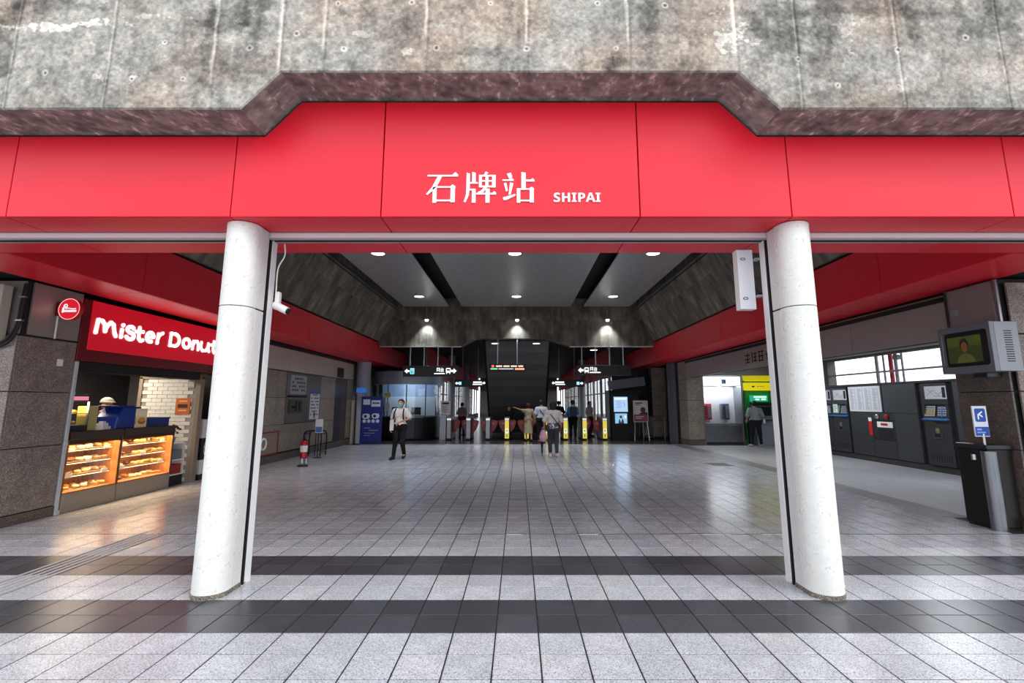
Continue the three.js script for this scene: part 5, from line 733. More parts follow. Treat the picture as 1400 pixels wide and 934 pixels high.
{ // rounded glass information booth
  const b = thing('information_booth', 'round-fronted glass station booth with a steel fascia', 'booth', [-5.2, 0, 23.9]);
  const wall = (r, y0, y1, a0, a1, th = 0.05) => { const s = new THREE.Shape(), n = 28; for (let k = 0; k <= n; k++) { const a = lerp(a0, a1, k / n); s[k ? 'lineTo' : 'moveTo'](r * Math.cos(a), r * Math.sin(a)); } for (let k = n; k >= 0; k--) { const a = lerp(a0, a1, k / n); s.lineTo((r - th) * Math.cos(a), (r - th) * Math.sin(a)); } const g = new THREE.ExtrudeGeometry(s, { depth: y1 - y0, bevelEnabled: false }); g.rotateX(-Math.PI / 2); g.translate(0, y0, 0); return metres(g); };
  const A0 = -Math.PI * 1.02, A1 = 0.35;
  part(b, 'counter_wall', wall(1.5, 0.05, 0.95, A0, A1), std(0x2a2a30, 0.35, 0.2)); part(b, 'counter_top', wall(1.56, 0.95, 1.0, A0, A1, 0.3), M.steel); part(b, 'fascia', wall(1.62, 2.42, 3.0, A0, A1, 0.1), std(0xb6bfcd, 0.35, 0.2)); part(b, 'roof', metres((() => { const g = new THREE.CylinderGeometry(1.55, 1.55, 0.06, 36); g.translate(0, 2.97, 0); return g; })()), M.dark2);
  for (let k = 0; k < 6; k++) { const a = lerp(A0, A1, k / 6), c = lerp(A0, A1, (k + 1) / 6); part(b, 'pane', wall(1.5, 1.0, 2.42, a + 0.015, c - 0.015, 0.012), M.glass); part(b, 'mullion', cyl(1.49 * Math.cos(a), 1.0, 2.42, 1.49 * Math.sin(a), 0.022), M.darkSteel); }
  part(b, 'back_wall', box(-1.4, 1.4, 0, 2.95, 0.55, 0.6), std(0x6b86a8, 0.6)); part(b, 'light_panel', box(-0.6, 0.7, 2.86, 2.9, -0.6, 0.1), glow(0xf3f9ff, 4), 'lit ceiling panel inside the booth'); part(b, 'monitor', [box(-0.7, -0.25, 1.05, 1.4, -0.3, -0.27, 0.006), box(0.2, 0.65, 1.05, 1.4, -0.3, -0.27, 0.006)], M.dark); part(b, 'cabinet', box(-1.2, 1.2, 1.0, 1.9, 0.4, 0.54), std(0x9fb3c4, 0.5)); part(b, 'plinth', wall(1.46, 0, 0.05, A0, A1), M.black);
  const r = new THREE.RectAreaLight(0xf3f9ff, 9, 1.3, 0.7); r.position.set(-5.15, 2.84, Z(23.65)); r.rotation.x = -Math.PI / 2; scene.add(r);
  solo('yellow_card', box(-5.98, -5.68, 1.85, 2.05, 22.42, 22.435), std(0xd9d86a, 0.5), 'pale yellow card inside the booth glass', 'notice');
  solo('white_card', box(-5.95, -5.72, 1.25, 1.62, 22.42, 22.435), M.white, 'white paper card low inside the booth glass', 'notice');
}
{ // far side walls with bright windows, columns
  const m = std(0x57585d, 0.6);
  for (const s of [-1, 1]) {
    const x = s * 4.78, side = s < 0 ? 'booth' : 'telephone', sd = s < 0 ? 'left' : 'right';
    part(setting('wall_gate_' + sd, `dim wall beside the gates on the ${side} side`, 'wall'), 'wall_block', box(s * 7.25, s * 7.45, 0, 4.5, 21.6, 26), m);
    part(setting('wall_return_' + sd, `dim cross wall behind the gates on the ${side} side`, 'wall'), 'wall_block', box(s < 0 ? -10.62 : 4.84, s < 0 ? -4.84 : 10.62, 0, 6.6, 26.0, 26.2), m);
    const w = setting('wall_passage_' + sd, `window wall of the far passage on the ${side} side`, 'wall');
    part(w, 'sill_wall', box(x - 0.03, x + 0.03, 0, 0.45, 26.2, 60), m); part(w, 'head_wall', box(x - 0.03, x + 0.03, 3.0, 4.5, 26.2, 60), M.red);
    for (let k = 0; k < 12; k++) part(w, 'pier', box(x - 0.05, x + 0.05, 0.45, 3.0, 26.2 + k * 2.8, 26.55 + k * 2.8, 0.01), M.stone);
    for (let k = 0; k < 9; k++) { const w2 = setting(`window_${2 + (s < 0 ? 0 : 9) + k}`, `bright tall window in the far passage, ${ordinal[k]} along the ${side} side`, 'window'); const D0 = 26.57 + k * 2.8, D1 = 28.98 + k * 2.8; part(w2, 'window_frame', [box(x - 0.025, x + 0.025, 0.46, 0.52, D0, D1), box(x - 0.025, x + 0.025, 2.93, 2.99, D0, D1), box(x - 0.025, x + 0.025, 2.1, 2.16, D0, D1), box(x - 0.025, x + 0.025, 0.52, 2.93, (D0 + D1) / 2 - 0.03, (D0 + D1) / 2 + 0.03)], M.dark2); part(w2, 'pane', box(x - 0.005, x + 0.005, 0.52, 2.93, D0, D1), M.glass); }
  }
  for (const [x, D, l] of [[-4.15, 31, 'grey round column beyond the gates, nearer the booth'], [-4.0, 38, 'grey round column beyond the gates, far down the booth side'], [4.3, 34, 'grey round column beyond the gates on the telephone side']]) { const c = thing('round_column', l, 'column', [x, 0, D]); part(c, 'shaft', cyl(0, 0, 4.49, 0, 0.23, 0.23, 32), colMat); }
  const p = setting('pillar_far', 'beige stone pier behind the easel poster', 'pillar'); part(p, 'core', box(6.12, 6.7, 0, 3.26, 23.05, 23.6), M.dark); const ys = [0.1, 0.8, 1.5, 2.25, 3.2]; for (let k = 0; k < 4; k++) part(p, 'stone_slab', box(6.1, 6.72, ys[k] + 0.008, ys[k + 1] - 0.008, 23.0, 23.05, 0.006), M.stone);
  const c = thing('round_column', 'blue-grey round column between the stone piers on the telephone side', 'column', [6.62, 0, 21.35]); part(c, 'shaft', cyl(0, 0, 3.26, 0, 0.3, 0.3, 36), std(0x565a68, 0.45));
  const dk = thing('dark_kiosk', 'dark shuttered kiosk with a sloping grey awning behind the display totem', 'kiosk', [5.25, 0, 24.2]); part(dk, 'body', box(-0.9, 0.6, 0, 2.2, 0.05, 1.0, 0.01), std(0x26272b, 0.5)); part(dk, 'awning', (() => { const g = new RoundedBoxGeometry(1.7, 0.42, 0.4, 1, 0.01); g.rotateZ(0.12); g.translate(-0.12, 2.52, 0.25); return metres(g); })(), std(0x8a909e, 0.5)); part(dk, 'shutter_slat', Array.from({ length: 12 }, (_, k) => box(-0.8, 0.5, 0.2 + k * 0.15, 0.33 + k * 0.15, 0.035, 0.05, 0.004)), std(0x34363b, 0.4));
  const wp = solo('white_partition', box(-4.6, -3.98, 0.6, 2.05, 25.5, 25.6, 0.01), std(0xb9b5ad, 0.6), 'pale partition panel standing behind the booth', 'partition'); 
  const wb = solo('partition_base', box(-4.6, -3.98, 0, 0.599, 25.5, 25.6, 0.01), M.darkRed, 'dark red base below the pale partition behind the booth', 'partition');
  for (const [x, D, l] of [[-5.2, 30, 'tube lamp over the far passage on the booth side'], [-5.2, 36, 'tube lamp deep in the far passage on the booth side'], [5.2, 31, 'tube lamp over the far passage on the telephone side']]) { const t = thing('tube_lamp', l, 'lamp', [x, 3.0, D]); part(t, 'housing', box(-0.12, 0.12, 0.03, 0.08, -1.2, 1.2, 0.006), M.white); part(t, 'tube_light', box(-0.09, 0.09, 0, 0.03, -1.15, 1.15, 0.005), glow(0xf6faff, 3)); part(t, 'stem', [cyl(0, 0.08, 1.49, -0.8, 0.01), cyl(0, 0.08, 1.49, 0.8, 0.01)], M.dark); const r = new THREE.RectAreaLight(0xf6faff, 14, 0.18, 2.3); r.position.set(x, 2.98, Z(D)); r.rotation.x = -Math.PI / 2; scene.add(r); }
}
{ // the dark underside of the stair, rising towards the hall
  const s = thing('stair', 'dark boarded underside of a stair rising toward the hall behind the gates', 'stair', [-0.06, 0, 22.6]);
  const a = Math.atan2(4.26 - 0.1, 26.6 - 21.45), L = Math.hypot(4.26 - 0.1, 26.6 - 21.45), n = 18;
  const soff = []; for (let k = 0; k < n; k++) { const t0 = k / n, g = new RoundedBoxGeometry(2.74, 0.05, L / n - 0.012, 1, 0.006); g.rotateX(-a); g.translate(0, lerp(4.26, 0.1, t0 + 0.5 / n), Z(lerp(21.45, 26.6, t0 + 0.5 / n) - 22.6)); part(s, 'board', metres(g), std(k % 2 ? 0x77777a : 0x6d6d70, 0.5)); }
  for (const q of [-1, 1]) { const g = new THREE.BoxGeometry(0.08, 0.22, L - 0.2); g.rotateX(-a); g.translate(q * 1.42, lerp(4.26, 0.1, 0.5) + 0.08, Z((21.45 + 26.6) / 2 - 22.6)); part(s, 'stringer', metres(g), M.black); }
}

// ================================================================ PEOPLE
// surface nets over a distance field
function nets(field, lo, hi, cell) {
  const nx = Math.ceil((hi[0] - lo[0]) / cell) + 1, ny = Math.ceil((hi[1] - lo[1]) / cell) + 1, nz = Math.ceil((hi[2] - lo[2]) / cell) + 1;
  const v = new Float32Array(nx * ny * nz), id = (i, j, k) => (k * ny + j) * nx + i;
  for (let k = 0; k < nz; k++) for (let j = 0; j < ny; j++) for (let i = 0; i < nx; i++) v[id(i, j, k)] = field(lo[0] + i * cell, lo[1] + j * cell, lo[2] + k * cell);
  const at = new Int32Array(nx * ny * nz).fill(-1), pos = [], idx = [];
  const E = [[0, 1], [2, 3], [4, 5], [6, 7], [0, 2], [1, 3], [4, 6], [5, 7], [0, 4], [1, 5], [2, 6], [3, 7]];
  for (let k = 0; k < nz - 1; k++) for (let j = 0; j < ny - 1; j++) for (let i = 0; i < nx - 1; i++) {
    const c = []; let inside = 0;
    for (let q = 0; q < 8; q++) { const w = v[id(i + (q & 1), j + ((q >> 1) & 1), k + (q >> 2))]; c.push(w); if (w < 0) inside++; }
    if (!inside || inside === 8) continue;
    let x = 0, y = 0, z = 0, n = 0;
    for (const [a, b] of E) if ((c[a] < 0) !== (c[b] < 0)) { const t = c[a] / (c[a] - c[b]); x += (a & 1) + t * ((b & 1) - (a & 1)); y += ((a >> 1) & 1) + t * (((b >> 1) & 1) - ((a >> 1) & 1)); z += (a >> 2) + t * ((b >> 2) - (a >> 2)); n++; }
    at[id(i, j, k)] = pos.length / 3; pos.push(lo[0] + (i + x / n) * cell, lo[1] + (j + y / n) * cell, lo[2] + (k + z / n) * cell);
  }
  const quad = (a, b, c, d, flip) => { if (a < 0 || b < 0 || c < 0 || d < 0) return; if (flip) idx.push(a, c, b, a, d, c); else idx.push(a, b, c, a, c, d); };
  for (let k = 1; k < nz - 1; k++) for (let j = 1; j < ny - 1; j++) for (let i = 1; i < nx - 1; i++) {
    const s = v[id(i, j, k)] < 0;
    if (s !== v[id(i + 1, j, k)] < 0) quad(at[id(i, j - 1, k - 1)], at[id(i, j, k - 1)], at[id(i, j, k)], at[id(i, j - 1, k)], !s);
    if (s !== v[id(i, j + 1, k)] < 0) quad(at[id(i - 1, j, k - 1)], at[id(i - 1, j, k)], at[id(i, j, k)], at[id(i, j, k - 1)], !s);
    if (s !== v[id(i, j, k + 1)] < 0) quad(at[id(i - 1, j - 1, k)], at[id(i, j - 1, k)], at[id(i, j, k)], at[id(i - 1, j, k)], !s);
  }
  const g = new THREE.BufferGeometry(); g.setAttribute('position', new THREE.Float32BufferAttribute(pos, 3)); g.setIndex(idx); g.computeVertexNormals();
  const p = g.attributes.position, uv = new Float32Array(p.count * 2); for (let i = 0; i < p.count; i++) { uv[2 * i] = p.getX(i) + p.getZ(i); uv[2 * i + 1] = p.getY(i); } g.setAttribute('uv', new THREE.BufferAttribute(uv, 2));
  return g;
}
function capsule(x, y, z, [a, b, ra, rb]) {
  const dx = b[0] - a[0], dy = b[1] - a[1], dz = b[2] - a[2], px = x - a[0], py = y - a[1], pz = z - a[2], L = dx * dx + dy * dy + dz * dz, t = L ? Math.min(1, Math.max(0, (px * dx + py * dy + pz * dz) / L)) : 0;
  return Math.hypot(px - t * dx, py - t * dy, pz - t * dz) - (ra + (rb - ra) * t);
}
function blend(bones, k = 0.03, grow = 0) {
  return (x, y, z) => { let d = 1; for (const b of bones) { const e = capsule(x, y, z, b) - grow; if (e > 0.4 && d < 0.35) continue; const h = Math.max(k - Math.abs(d - e), 0) / k; d = Math.min(d, e) - h * h * k * 0.25; } return d; };
}
function bounds(bones, pad) { const lo = [9, 9, 9], hi = [-9, -9, -9]; for (const [a, b, ra, rb] of bones) for (const [p, r] of [[a, ra], [b, rb]]) for (let i = 0; i < 3; i++) { lo[i] = Math.min(lo[i], p[i] - r - pad); hi[i] = Math.max(hi[i], p[i] + r + pad); } return [lo, hi]; }
const mix = (a, b, t) => a.map((q, i) => q + (b[i] - q) * t);
function handBones(w, e, side, curl) {                                // five fingers, from the wrist on along the forearm
  const d = V3(...w).sub(V3(...e)).normalize(), up = V3(side * (Math.abs(d.y) > 0.7 ? 1 : 0), Math.abs(d.y) > 0.7 ? 0 : 1, 0), s = new THREE.Vector3().crossVectors(d, up).normalize(), n = new THREE.Vector3().crossVectors(s, d).normalize(), W = V3(...w);
  const P = (a, b, c) => W.clone().addScaledVector(d, a).addScaledVector(s, b).addScaledVector(n, c).toArray(), out = [];
  out.push([P(0, 0, 0), P(0.03, 0, 0), 0.026, 0.026], [P(0.03, -0.018, 0), P(0.085, -0.026, 0), 0.016, 0.014], [P(0.03, 0.018, 0), P(0.08, 0.026, 0), 0.016, 0.013], [P(0.03, 0, 0), P(0.085, 0, 0), 0.017, 0.014]);
  [[-0.029, 0.064, 0.088], [-0.01, 0.074, 0.09], [0.01, 0.068, 0.088], [0.028, 0.052, 0.082]].forEach(([o, len, st]) => { const k1 = P(st, o, 0), k2 = P(st + len * 0.5, o * 1.08, -curl * 0.4 * len), k3 = P(st + len * (1 - 0.35 * curl), o * 1.1, -curl * 1.0 * len); out.push([k1, k2, 0.0095, 0.0085], [k2, k3, 0.0085, 0.0075]); });
  out.push([P(0.02, -0.022, -0.004), P(0.055, -0.05, -0.014), 0.0125, 0.0105], [P(0.055, -0.05, -0.014), P(0.088, -0.056, -0.026), 0.0105, 0.009]);
  return out;
}
// a person faces +z before the turn; joints in metres for a height of 1.70 m
function person(o) {
  const t = thing('person', o.label, 'person', [o.x, 0, o.D], o.turn || 0), s = (o.height || 1.68) / 1.70;
  const J = { head: [0, 1.6, 0.015], neck: [0, 1.44, -0.01], chest: [0, 1.3, 0], waist: [0, 1.05, 0], lsh: [0.18, 1.365, -0.01], rsh: [-0.18, 1.365, -0.01], lel: [0.25, 1.12, -0.03], rel: [-0.25, 1.12, -0.03], lwr: [0.26, 0.87, 0.05], rwr: [-0.26, 0.87, 0.05], lhip: [0.09, 0.92, 0], rhip: [-0.09, 0.92, 0], lkn: [0.1, 0.5, 0.04], rkn: [-0.1, 0.5, 0.0], lan: [0.1, 0.08, -0.02], ran: [-0.1, 0.08, -0.02], ltoe: [0.12, 0.035, 0.13], rtoe: [-0.12, 0.035, 0.13], ...o.pose };
  for (const k of Object.keys(J)) J[k] = J[k].map((q) => q * s);
  const R = (b) => [b[0], b[1], b[2] * s, b[3] * s], wide = o.wide || 1;
  const hd = J.head, up = (p, y, z = 0, x = 0) => [p[0] + x * s, p[1] + y * s, p[2] + z * s];
  const headB = [[up(hd, 0.03, -0.012), up(hd, 0.02, 0.01), 0.09, 0.086], [up(hd, -0.03, 0.02), up(hd, -0.075, 0.035), 0.072, 0.046], [up(hd, 0.0, 0.085), up(hd, -0.025, 0.108), 0.012, 0.014], [up(hd, -0.01, -0.0, 0.086), up(hd, -0.035, 0.0, 0.084), 0.014, 0.01], [up(hd, -0.01, 0, -0.086), up(hd, -0.035, 0, -0.084), 0.014, 0.01], [up(hd, -0.052, 0.085, -0.018), up(hd, -0.052, 0.085, 0.018), 0.008, 0.008], [J.neck, up(hd, -0.06, -0.01), 0.054, 0.05]].map(R);
  const torsoB = [[J.chest, J.waist, 0.125 * wide, 0.115 * wide], [up(J.chest, 0.02, 0.01, 0.07), up(J.chest, -0.06, 0.015, 0.06), 0.105, 0.1], [up(J.chest, 0.02, 0.01, -0.07), up(J.chest, -0.06, 0.015, -0.06), 0.105, 0.1], [up(J.neck, -0.05), up(J.lsh, -0.015, 0, -0.01), 0.07, 0.058], [up(J.neck, -0.05), up(J.rsh, -0.015, 0, 0.01), 0.07, 0.058], [J.neck, J.chest, 0.06, 0.1], [J.waist, mix(J.lhip, J.rhip, 0.5), 0.118 * wide, 0.12], [J.lhip, J.rhip, 0.115 * wide, 0.115 * wide]].map(R);
  const armB = [[J.lsh, J.lel, 0.052, 0.041], [J.lel, J.lwr, 0.04, 0.027], [J.rsh, J.rel, 0.052, 0.041], [J.rel, J.rwr, 0.04, 0.027]].map(R);
  const legB = [[J.lhip, J.lkn, 0.092, 0.058], [J.lkn, J.lan, 0.056, 0.036], [J.rhip, J.rkn, 0.092, 0.058], [J.rkn, J.ran, 0.056, 0.036]].map(R);
  const footB = [[J.lan, J.ltoe, 0.042, 0.032], [up(J.lan, -0.04, -0.035), J.ltoe, 0.036, 0.032], [J.ran, J.rtoe, 0.042, 0.032], [up(J.ran, -0.04, -0.035), J.rtoe, 0.036, 0.032]].map(R);
  const all = [...headB, ...torsoB, ...armB, ...legB, ...footB], cell = o.cell || 0.015;
  const skin = o.skin || M.skin;
  const bodyG = [nets(blend(all, 0.035 * s, -0.004), ...bounds(all, 0.03), cell)];
  for (const [w, e, sd] of [[J.lwr, J.lel, 1], [J.rwr, J.rel, -1]]) { const hb = handBones(w, e, sd, o.curl ?? 0.5).map(R); bodyG.push(nets(blend(hb, 0.008), ...bounds(hb, 0.012), 0.006)); }
  part(t, 'body', bodyG, skin);
  // hair
  const hairB = [[up(hd, 0.03, -0.016), up(hd, 0.02, 0.0), 0.1, 0.096], ...(o.longHair ? [[up(hd, 0.0, -0.05), up(hd, -o.longHair, -0.055), 0.085, 0.07], [up(hd, 0, -0.02, 0.05), up(hd, -o.longHair, -0.03, 0.05), 0.06, 0.045], [up(hd, 0, -0.02, -0.05), up(hd, -o.longHair, -0.03, -0.05), 0.06, 0.045]] : [[up(hd, -0.0, -0.03), up(hd, -0.05, -0.045), 0.085, 0.06]])].map(R), hf = blend(hairB, 0.02);
  const hairline = (x, y, z) => Math.max(hf(x, y, z), z - (hd[2] + 0.012 * s) - Math.max(0, 1.6 * (y - hd[1] - 0.035 * s)), o.longHair ? -1 : hd[1] - 0.07 * s - y);
  part(t, 'hair', nets(hairline, ...bounds(hairB, 0.03), 0.011), o.hair || M.hair);
  if (o.cap) { const cb = [[up(hd, 0.045, -0.01), up(hd, 0.045, 0.01), 0.106, 0.104]].map(R), cf = blend(cb); part(t, 'cap', [nets((x, y, z) => Math.max(cf(x, y, z), hd[1] + 0.045 * s - y), ...bounds(cb, 0.03), 0.011), (() => { const g = new THREE.SphereGeometry(0.1 * s, 16, 8); g.scale(1, 0.12, 0.8); g.translate(hd[0], hd[1] + 0.055 * s, hd[2] + 0.09 * s); return g; })()], std(o.cap, 0.7)); }
  // shirt
  const sl = o.sleeve ?? 0.75, slv = [[J.lsh, mix(J.lsh, J.lel, Math.min(sl, 1)), 0.062, 0.058], [J.rsh, mix(J.rsh, J.rel, Math.min(sl, 1)), 0.062, 0.058], ...(sl > 1 ? [[J.lel, mix(J.lel, J.lwr, sl - 1), 0.056, 0.045], [J.rel, mix(J.rel, J.rwr, sl - 1), 0.056, 0.045]] : [])].map(R);
  const shB = [...torsoB.filter((_, i) => i !== 5), [up(J.chest, 0.04), J.chest, 0.095, 0.12], ...slv], sf = blend(shB, 0.04, 0.016), hem = (o.hem ?? 0.93) * s, col = J.neck[1] + 0.02 * s;
  const crease = o.crease ?? 0.004;
  part(t, 'shirt', nets((x, y, z) => Math.max(sf(x, y, z) + crease * Math.sin(y * 46 + x * 20) * Math.sin(x * 37 + z * 22), hem - y, y - col), ...bounds(shB, 0.05), cell), o.shirt);
  // trousers or skirt
  if (o.skirt) { const [y0, r0] = o.skirt, f = (x, y, z) => { const yy = clamp((J.waist[1] - y) / (J.waist[1] - y0 * s), 0, 1), r = lerp(0.13, r0, yy) * s; return Math.max(Math.hypot(x - J.waist[0], (z - J.waist[2]) * 1.15) - r - 0.008 * Math.sin(8 * Math.atan2(z, x)) * yy, y0 * s - y, y - J.waist[1]); }; part(t, 'skirt', nets(f, [-0.4, y0 * s - 0.05, -0.4], [0.4, J.waist[1] + 0.05, 0.4], cell), o.trousers); }
  else { const trB = [...legB, ...torsoB.slice(6)], tf = blend(trB, 0.05, 0.017); part(t, 'trousers', nets((x, y, z) => Math.max(tf(x, y, z), y - 1.0 * s, (o.cuff ?? 0.09) * s - y), ...bounds(trB, 0.06), cell), o.trousers); }
  const ff = blend(footB, 0.02, 0.009); part(t, 'shoes', nets((x, y, z) => Math.max(ff(x, y, z), y - 0.1 * s, 0.002 - y), ...bounds(footB, 0.03), 0.011), o.shoes || M.dark);
  if (o.mask) { const mb = [[up(hd, -0.035, 0.045), up(hd, -0.07, 0.05), 0.066, 0.05]].map(R), mf = blend(mb, 0.02, 0.008); part(t, 'mask', nets((x, y, z) => Math.max(mf(x, y, z), hd[2] + 0.055 * s - z), ...bounds(mb, 0.03), 0.009), std(0x8fd0c4, 0.7)); }
  if (o.eyes) part(t, 'eyes', [-1, 1].map((q) => { const g = new THREE.SphereGeometry(0.011 * s, 10, 8); g.translate(hd[0] + q * 0.032 * s, hd[1] + 0.005 * s, hd[2] + 0.088 * s); return g; }), M.hair);
  const P = (p) => [p[0] * s, p[1] * s, -p[2] * s];       // for rod and tube, which take a distance
  return { t, J, s, P };
}
const fabric = (c, rough = 0.9) => std(c, rough, 0, { bumpMap: grain, bumpScale: 0.002 });
{ // the man in the white shirt, walking out
  const { t, P } = person({ label: 'person in a white shirt and face mask walking toward the entrance', x: -3.45, D: 14.85, turn: -0.12, height: 1.7, mask: true, eyes: true, shirt: fabric(0xf0ede8), trousers: fabric(0x101013), shoes: std(0x1b1b1d, 0.5), hem: 0.9, sleeve: 0.8, curl: 0.9,
    pose: { head: [0.01, 1.585, 0.03], rel: [-0.27, 1.12, -0.06], rwr: [-0.27, 0.88, 0.03], lel: [0.3, 1.16, 0.02], lwr: [0.07, 1.06, 0.2], lkn: [0.11, 0.5, 0.09], lan: [0.12, 0.13, -0.08], ltoe: [0.14, 0.06, 0.05], rkn: [-0.1, 0.5, 0.08], ran: [-0.13, 0.075, 0.12], rtoe: [-0.16, 0.035, 0.27] } });
  part(t, 'backpack_strap', [tube([P([0.115, 1.43, 0.07]), P([0.13, 1.3, 0.155]), P([0.14, 1.12, 0.14])].map((q) => q), 0.02, 14), tube([P([-0.12, 1.43, 0.07]), P([-0.14, 1.3, 0.15]), P([-0.17, 1.15, 0.12])], 0.02, 14)], M.black); part(t, 'backpack', box(-0.15, 0.15, 0.98, 1.4, 0.13, 0.27, 0.05), M.dark);
  const b = thing('paper_bag', 'thin white paper bag held by the person in the white shirt', 'bag', [-3.62, 0.82, 14.56]); part(b, 'sheet', box(-0.06, 0.05, 0, 0.3, -0.02, 0.02, 0.008), std(0xe8e6e4, 0.7));
}
const floral = canvasTex(256, 256, (x) => { x.fillStyle = '#cfc9c4'; x.fillRect(0, 0, 256, 256); for (let k = 0; k < 240; k++) { x.fillStyle = ['#a79f9c', '#8b8489', '#e2dcd6'][k % 3]; x.beginPath(); x.arc(256 * hash(k, 1, 2), 256 * hash(k, 2, 3), 2 + 3 * hash(k, 3, 4), 0, 7); x.fill(); } }); floral.wrapS = floral.wrapT = THREE.RepeatWrapping; floral.repeat.set(2.5, 2.5);
const flowers = canvasTex(256, 256, (x) => { x.fillStyle = '#55535a'; x.fillRect(0, 0, 256, 256); for (let k = 0; k < 90; k++) { x.fillStyle = ['#d9d6da', '#2d2c33', '#8f93a6'][k % 3]; x.beginPath(); x.arc(256 * hash(k, 5, 2), 256 * hash(k, 6, 3), 7 + 9 * hash(k, 7, 4), 0, 7); x.fill(); } }); flowers.wrapS = flowers.wrapT = THREE.RepeatWrapping; flowers.repeat.set(3, 3);
{ // woman with umbrella, seen from behind
  const { t, P } = person({ label: 'person in a speckled blouse and dark trousers walking away with an umbrella', x: 1.04, D: 15.3, turn: Math.PI + 0.05, height: 1.62, wide: 1.2, longHair: 0.1, shirt: std(0xffffff, 0.9, 0, { map: floral }), trousers: fabric(0x38363a), shoes: std(0xcfcac4, 0.6), hem: 1.0, sleeve: 0.95, cuff: 0.14, curl: 0.8,
    pose: { lel: [0.28, 1.13, -0.02], lwr: [0.27, 0.92, 0.1], rel: [-0.27, 1.12, 0], rwr: [-0.26, 0.95, 0.12], lan: [0.09, 0.08, 0.1], lkn: [0.1, 0.5, 0.08], ltoe: [0.1, 0.035, 0.25], ran: [-0.09, 0.13, -0.16], rkn: [-0.1, 0.5, 0.0], rtoe: [-0.1, 0.05, -0.03] } });
  const hemB = [[[0, 1.05, 0], [0, 0.9, 0], 0.178, 0.195]], hf = blend(hemB); part(t, 'blouse_hem', nets((x, y, z) => Math.max(hf(x, y, z), 0.84 - y, y - 1.01), [-0.25, 0.8, -0.25], [0.25, 1.06, 0.25], 0.014), std(0xffffff, 0.9, 0, { map: flowers }), 'dark flowered lower border of the blouse');
  part(t, 'bag_strap', tube([P([0.15, 1.43, -0.03]), P([0.06, 1.28, -0.16]), P([-0.12, 1.05, -0.19]), P([-0.2, 0.95, -0.1])], 0.014, 20), M.dark);
  const u = thing('umbrella', 'closed black umbrella hanging from the hand of the person in the blouse', 'umbrella', [0.7, 0.02, 15.35]); part(u, 'canopy', metres(lathe([[0.004, 0], [0.02, 0.1], [0.045, 0.42], [0.03, 0.62], [0.0, 0.63]], 12)), M.black); part(u, 'handle', [cyl(0, 0.62, 0.84, 0, 0.011)], M.dark);
  const b = thing('pink_bag', 'small pink cloth bag carried beside the person in the blouse', 'bag', [0.73, 0.46, 15.2]); part(b, 'pouch', metres(lathe([[0, 0], [0.09, 0.02], [0.12, 0.14], [0.08, 0.28], [0.03, 0.34], [0, 0.34]], 14)), fabric(0xc79aa8)); part(b, 'loop', tube([[-0.03, 0.33, 0], [0, 0.44, 0], [0.03, 0.33, 0]], 0.008, 12), fabric(0xb07f8f));
}
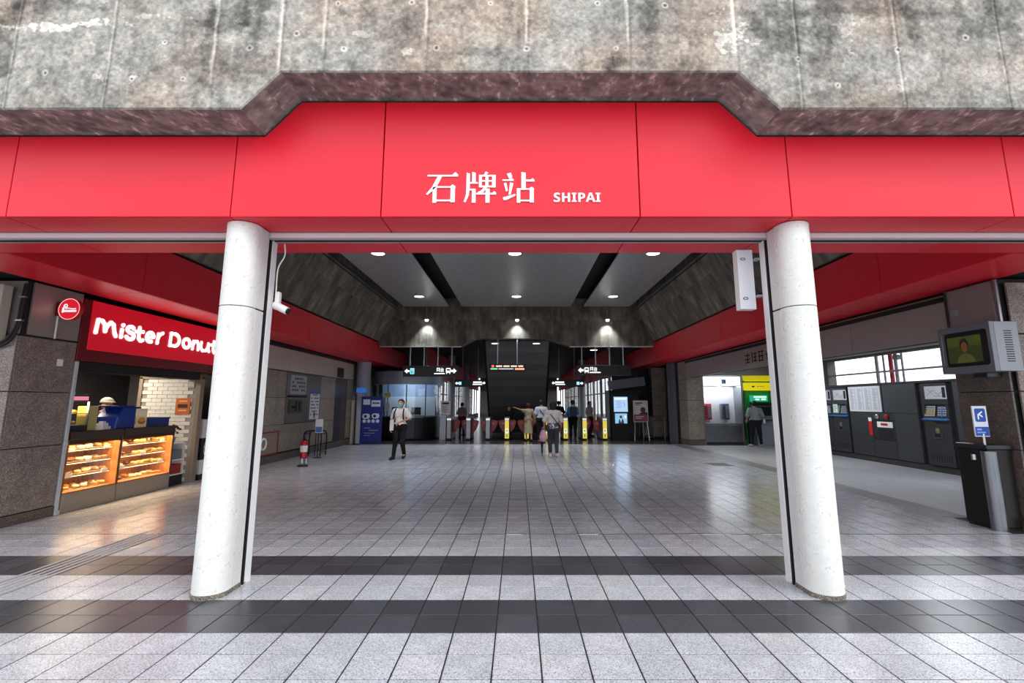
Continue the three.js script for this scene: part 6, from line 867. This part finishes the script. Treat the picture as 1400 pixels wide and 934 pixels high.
{ // others at the gates
  const a = person({ label: 'person in a white shirt with a dark cross strap standing at the gates', x: 0.95, D: 21.2, turn: Math.PI - 0.1, height: 1.7, shirt: fabric(0xc9cbd6), trousers: fabric(0x131318), sleeve: 0.8, hem: 0.98, wide: 1.15, shoes: std(0x8a4a44, 0.6) });
  part(a.t, 'strap', tube([a.P([0.14, 1.44, -0.03]), a.P([0, 1.25, -0.165]), a.P([-0.17, 1.0, -0.1])], 0.02, 16), M.dark);
  const b = person({ label: 'person in a beige dress with reddish hair stretching an arm sideways at the gates', x: 0.42, D: 21.75, turn: Math.PI + 0.25, height: 1.58, shirt: fabric(0xc4bca0), trousers: fabric(0xbfb598), skirt: [0.34, 0.2], sleeve: 0.5, hem: 0.98, hair: std(0x5a1620, 0.7), longHair: 0.06, pose: { lel: [0.4, 1.42, -0.08], lwr: [0.62, 1.5, -0.05], rtoe: [-0.1, 0.035, -0.04], ran: [-0.09, 0.1, -0.2] } });
  const c = person({ label: 'person in a blue shirt with a dark backpack passing the gates', x: 2.46, D: 23.0, turn: Math.PI, height: 1.7, shirt: fabric(0x2f7fc0), trousers: fabric(0x0e0f16), sleeve: 1.5, hem: 0.95, wide: 1.1, pose: { lsh: [0.165, 1.365, 0], rsh: [-0.165, 1.365, 0], lel: [0.215, 1.13, 0.04], lwr: [0.12, 1.0, 0.22], rel: [-0.215, 1.13, 0.04], rwr: [-0.12, 1.0, 0.22] } });
  part(c.t, 'backpack', box(-0.15, 0.15, 0.98, 1.42, 0.14, 0.3, 0.05), std(0x232338, 0.7));
  person({ label: 'dark haired person in grey just beyond the gates', x: 2.0, D: 25.2, turn: Math.PI, height: 1.68, shirt: fabric(0x2a2a30), trousers: fabric(0x17171a), sleeve: 0.9, cell: 0.018 });
  person({ label: 'person in a pale top and red trousers beyond the gate by the display totem', x: 3.42, D: 24.4, turn: 0.9, height: 1.66, shirt: fabric(0xa8a2a4), trousers: fabric(0x6a2a34), sleeve: 0.7, cell: 0.018 });
  person({ label: 'person in a pinkish top walking beyond the gates near the booth', x: -2.85, D: 25.6, turn: Math.PI - 0.4, height: 1.6, shirt: fabric(0x9a8088), trousers: fabric(0x5a3440), sleeve: 0.9, cell: 0.018 });
  person({ label: 'dim dark clothed person under the stair behind the gates', x: -0.45, D: 24.3, turn: 0.2, height: 1.42, shirt: fabric(0x1d1d20), trousers: fabric(0x141416), sleeve: 1.4, cell: 0.018 });
  const m = person({ label: 'person in a grey striped shirt using the cash machine', x: 8.82, D: 18.95, turn: Math.PI - 0.15, height: 1.68, wide: 1.12, shirt: fabric(0x8c8e96), trousers: fabric(0x0f0f16), shoes: std(0x9a948c, 0.6), sleeve: 0.95, hem: 0.97, pose: { head: [-0.02, 1.575, 0.06], rel: [-0.28, 1.14, 0.02], rwr: [-0.22, 1.02, 0.26], lel: [0.28, 1.13, -0.02], lwr: [0.24, 0.98, 0.2], lhip: [0.1, 0.92, 0], lkn: [0.14, 0.5, 0.02], lan: [0.18, 0.08, -0.02], ltoe: [0.24, 0.035, 0.12], rkn: [-0.13, 0.5, 0.02], ran: [-0.15, 0.08, -0.02], rtoe: [-0.18, 0.035, 0.13] } });
  solo('white_pouch', box(9.02, 9.09, 0.86, 1.0, 18.72, 18.75, 0.01), M.white, 'white paper held at the hip of the person at the cash machine', 'paper');
  person({ label: 'shop worker in dark clothes and a pale cap behind the pastry cases', x: -8.02, D: 9.75, turn: 1.1, height: 1.72, shirt: fabric(0x18181c), trousers: fabric(0x151518), cap: 0xb6aea2, eyes: true, sleeve: 1.3, pose: { head: [0.0, 1.54, 0.16], neck: [0, 1.4, 0.08], chest: [0, 1.27, 0.05], lwr: [0.2, 1.02, 0.25], lel: [0.26, 1.12, 0.04] } });
}
renderer.render(scene, camera);
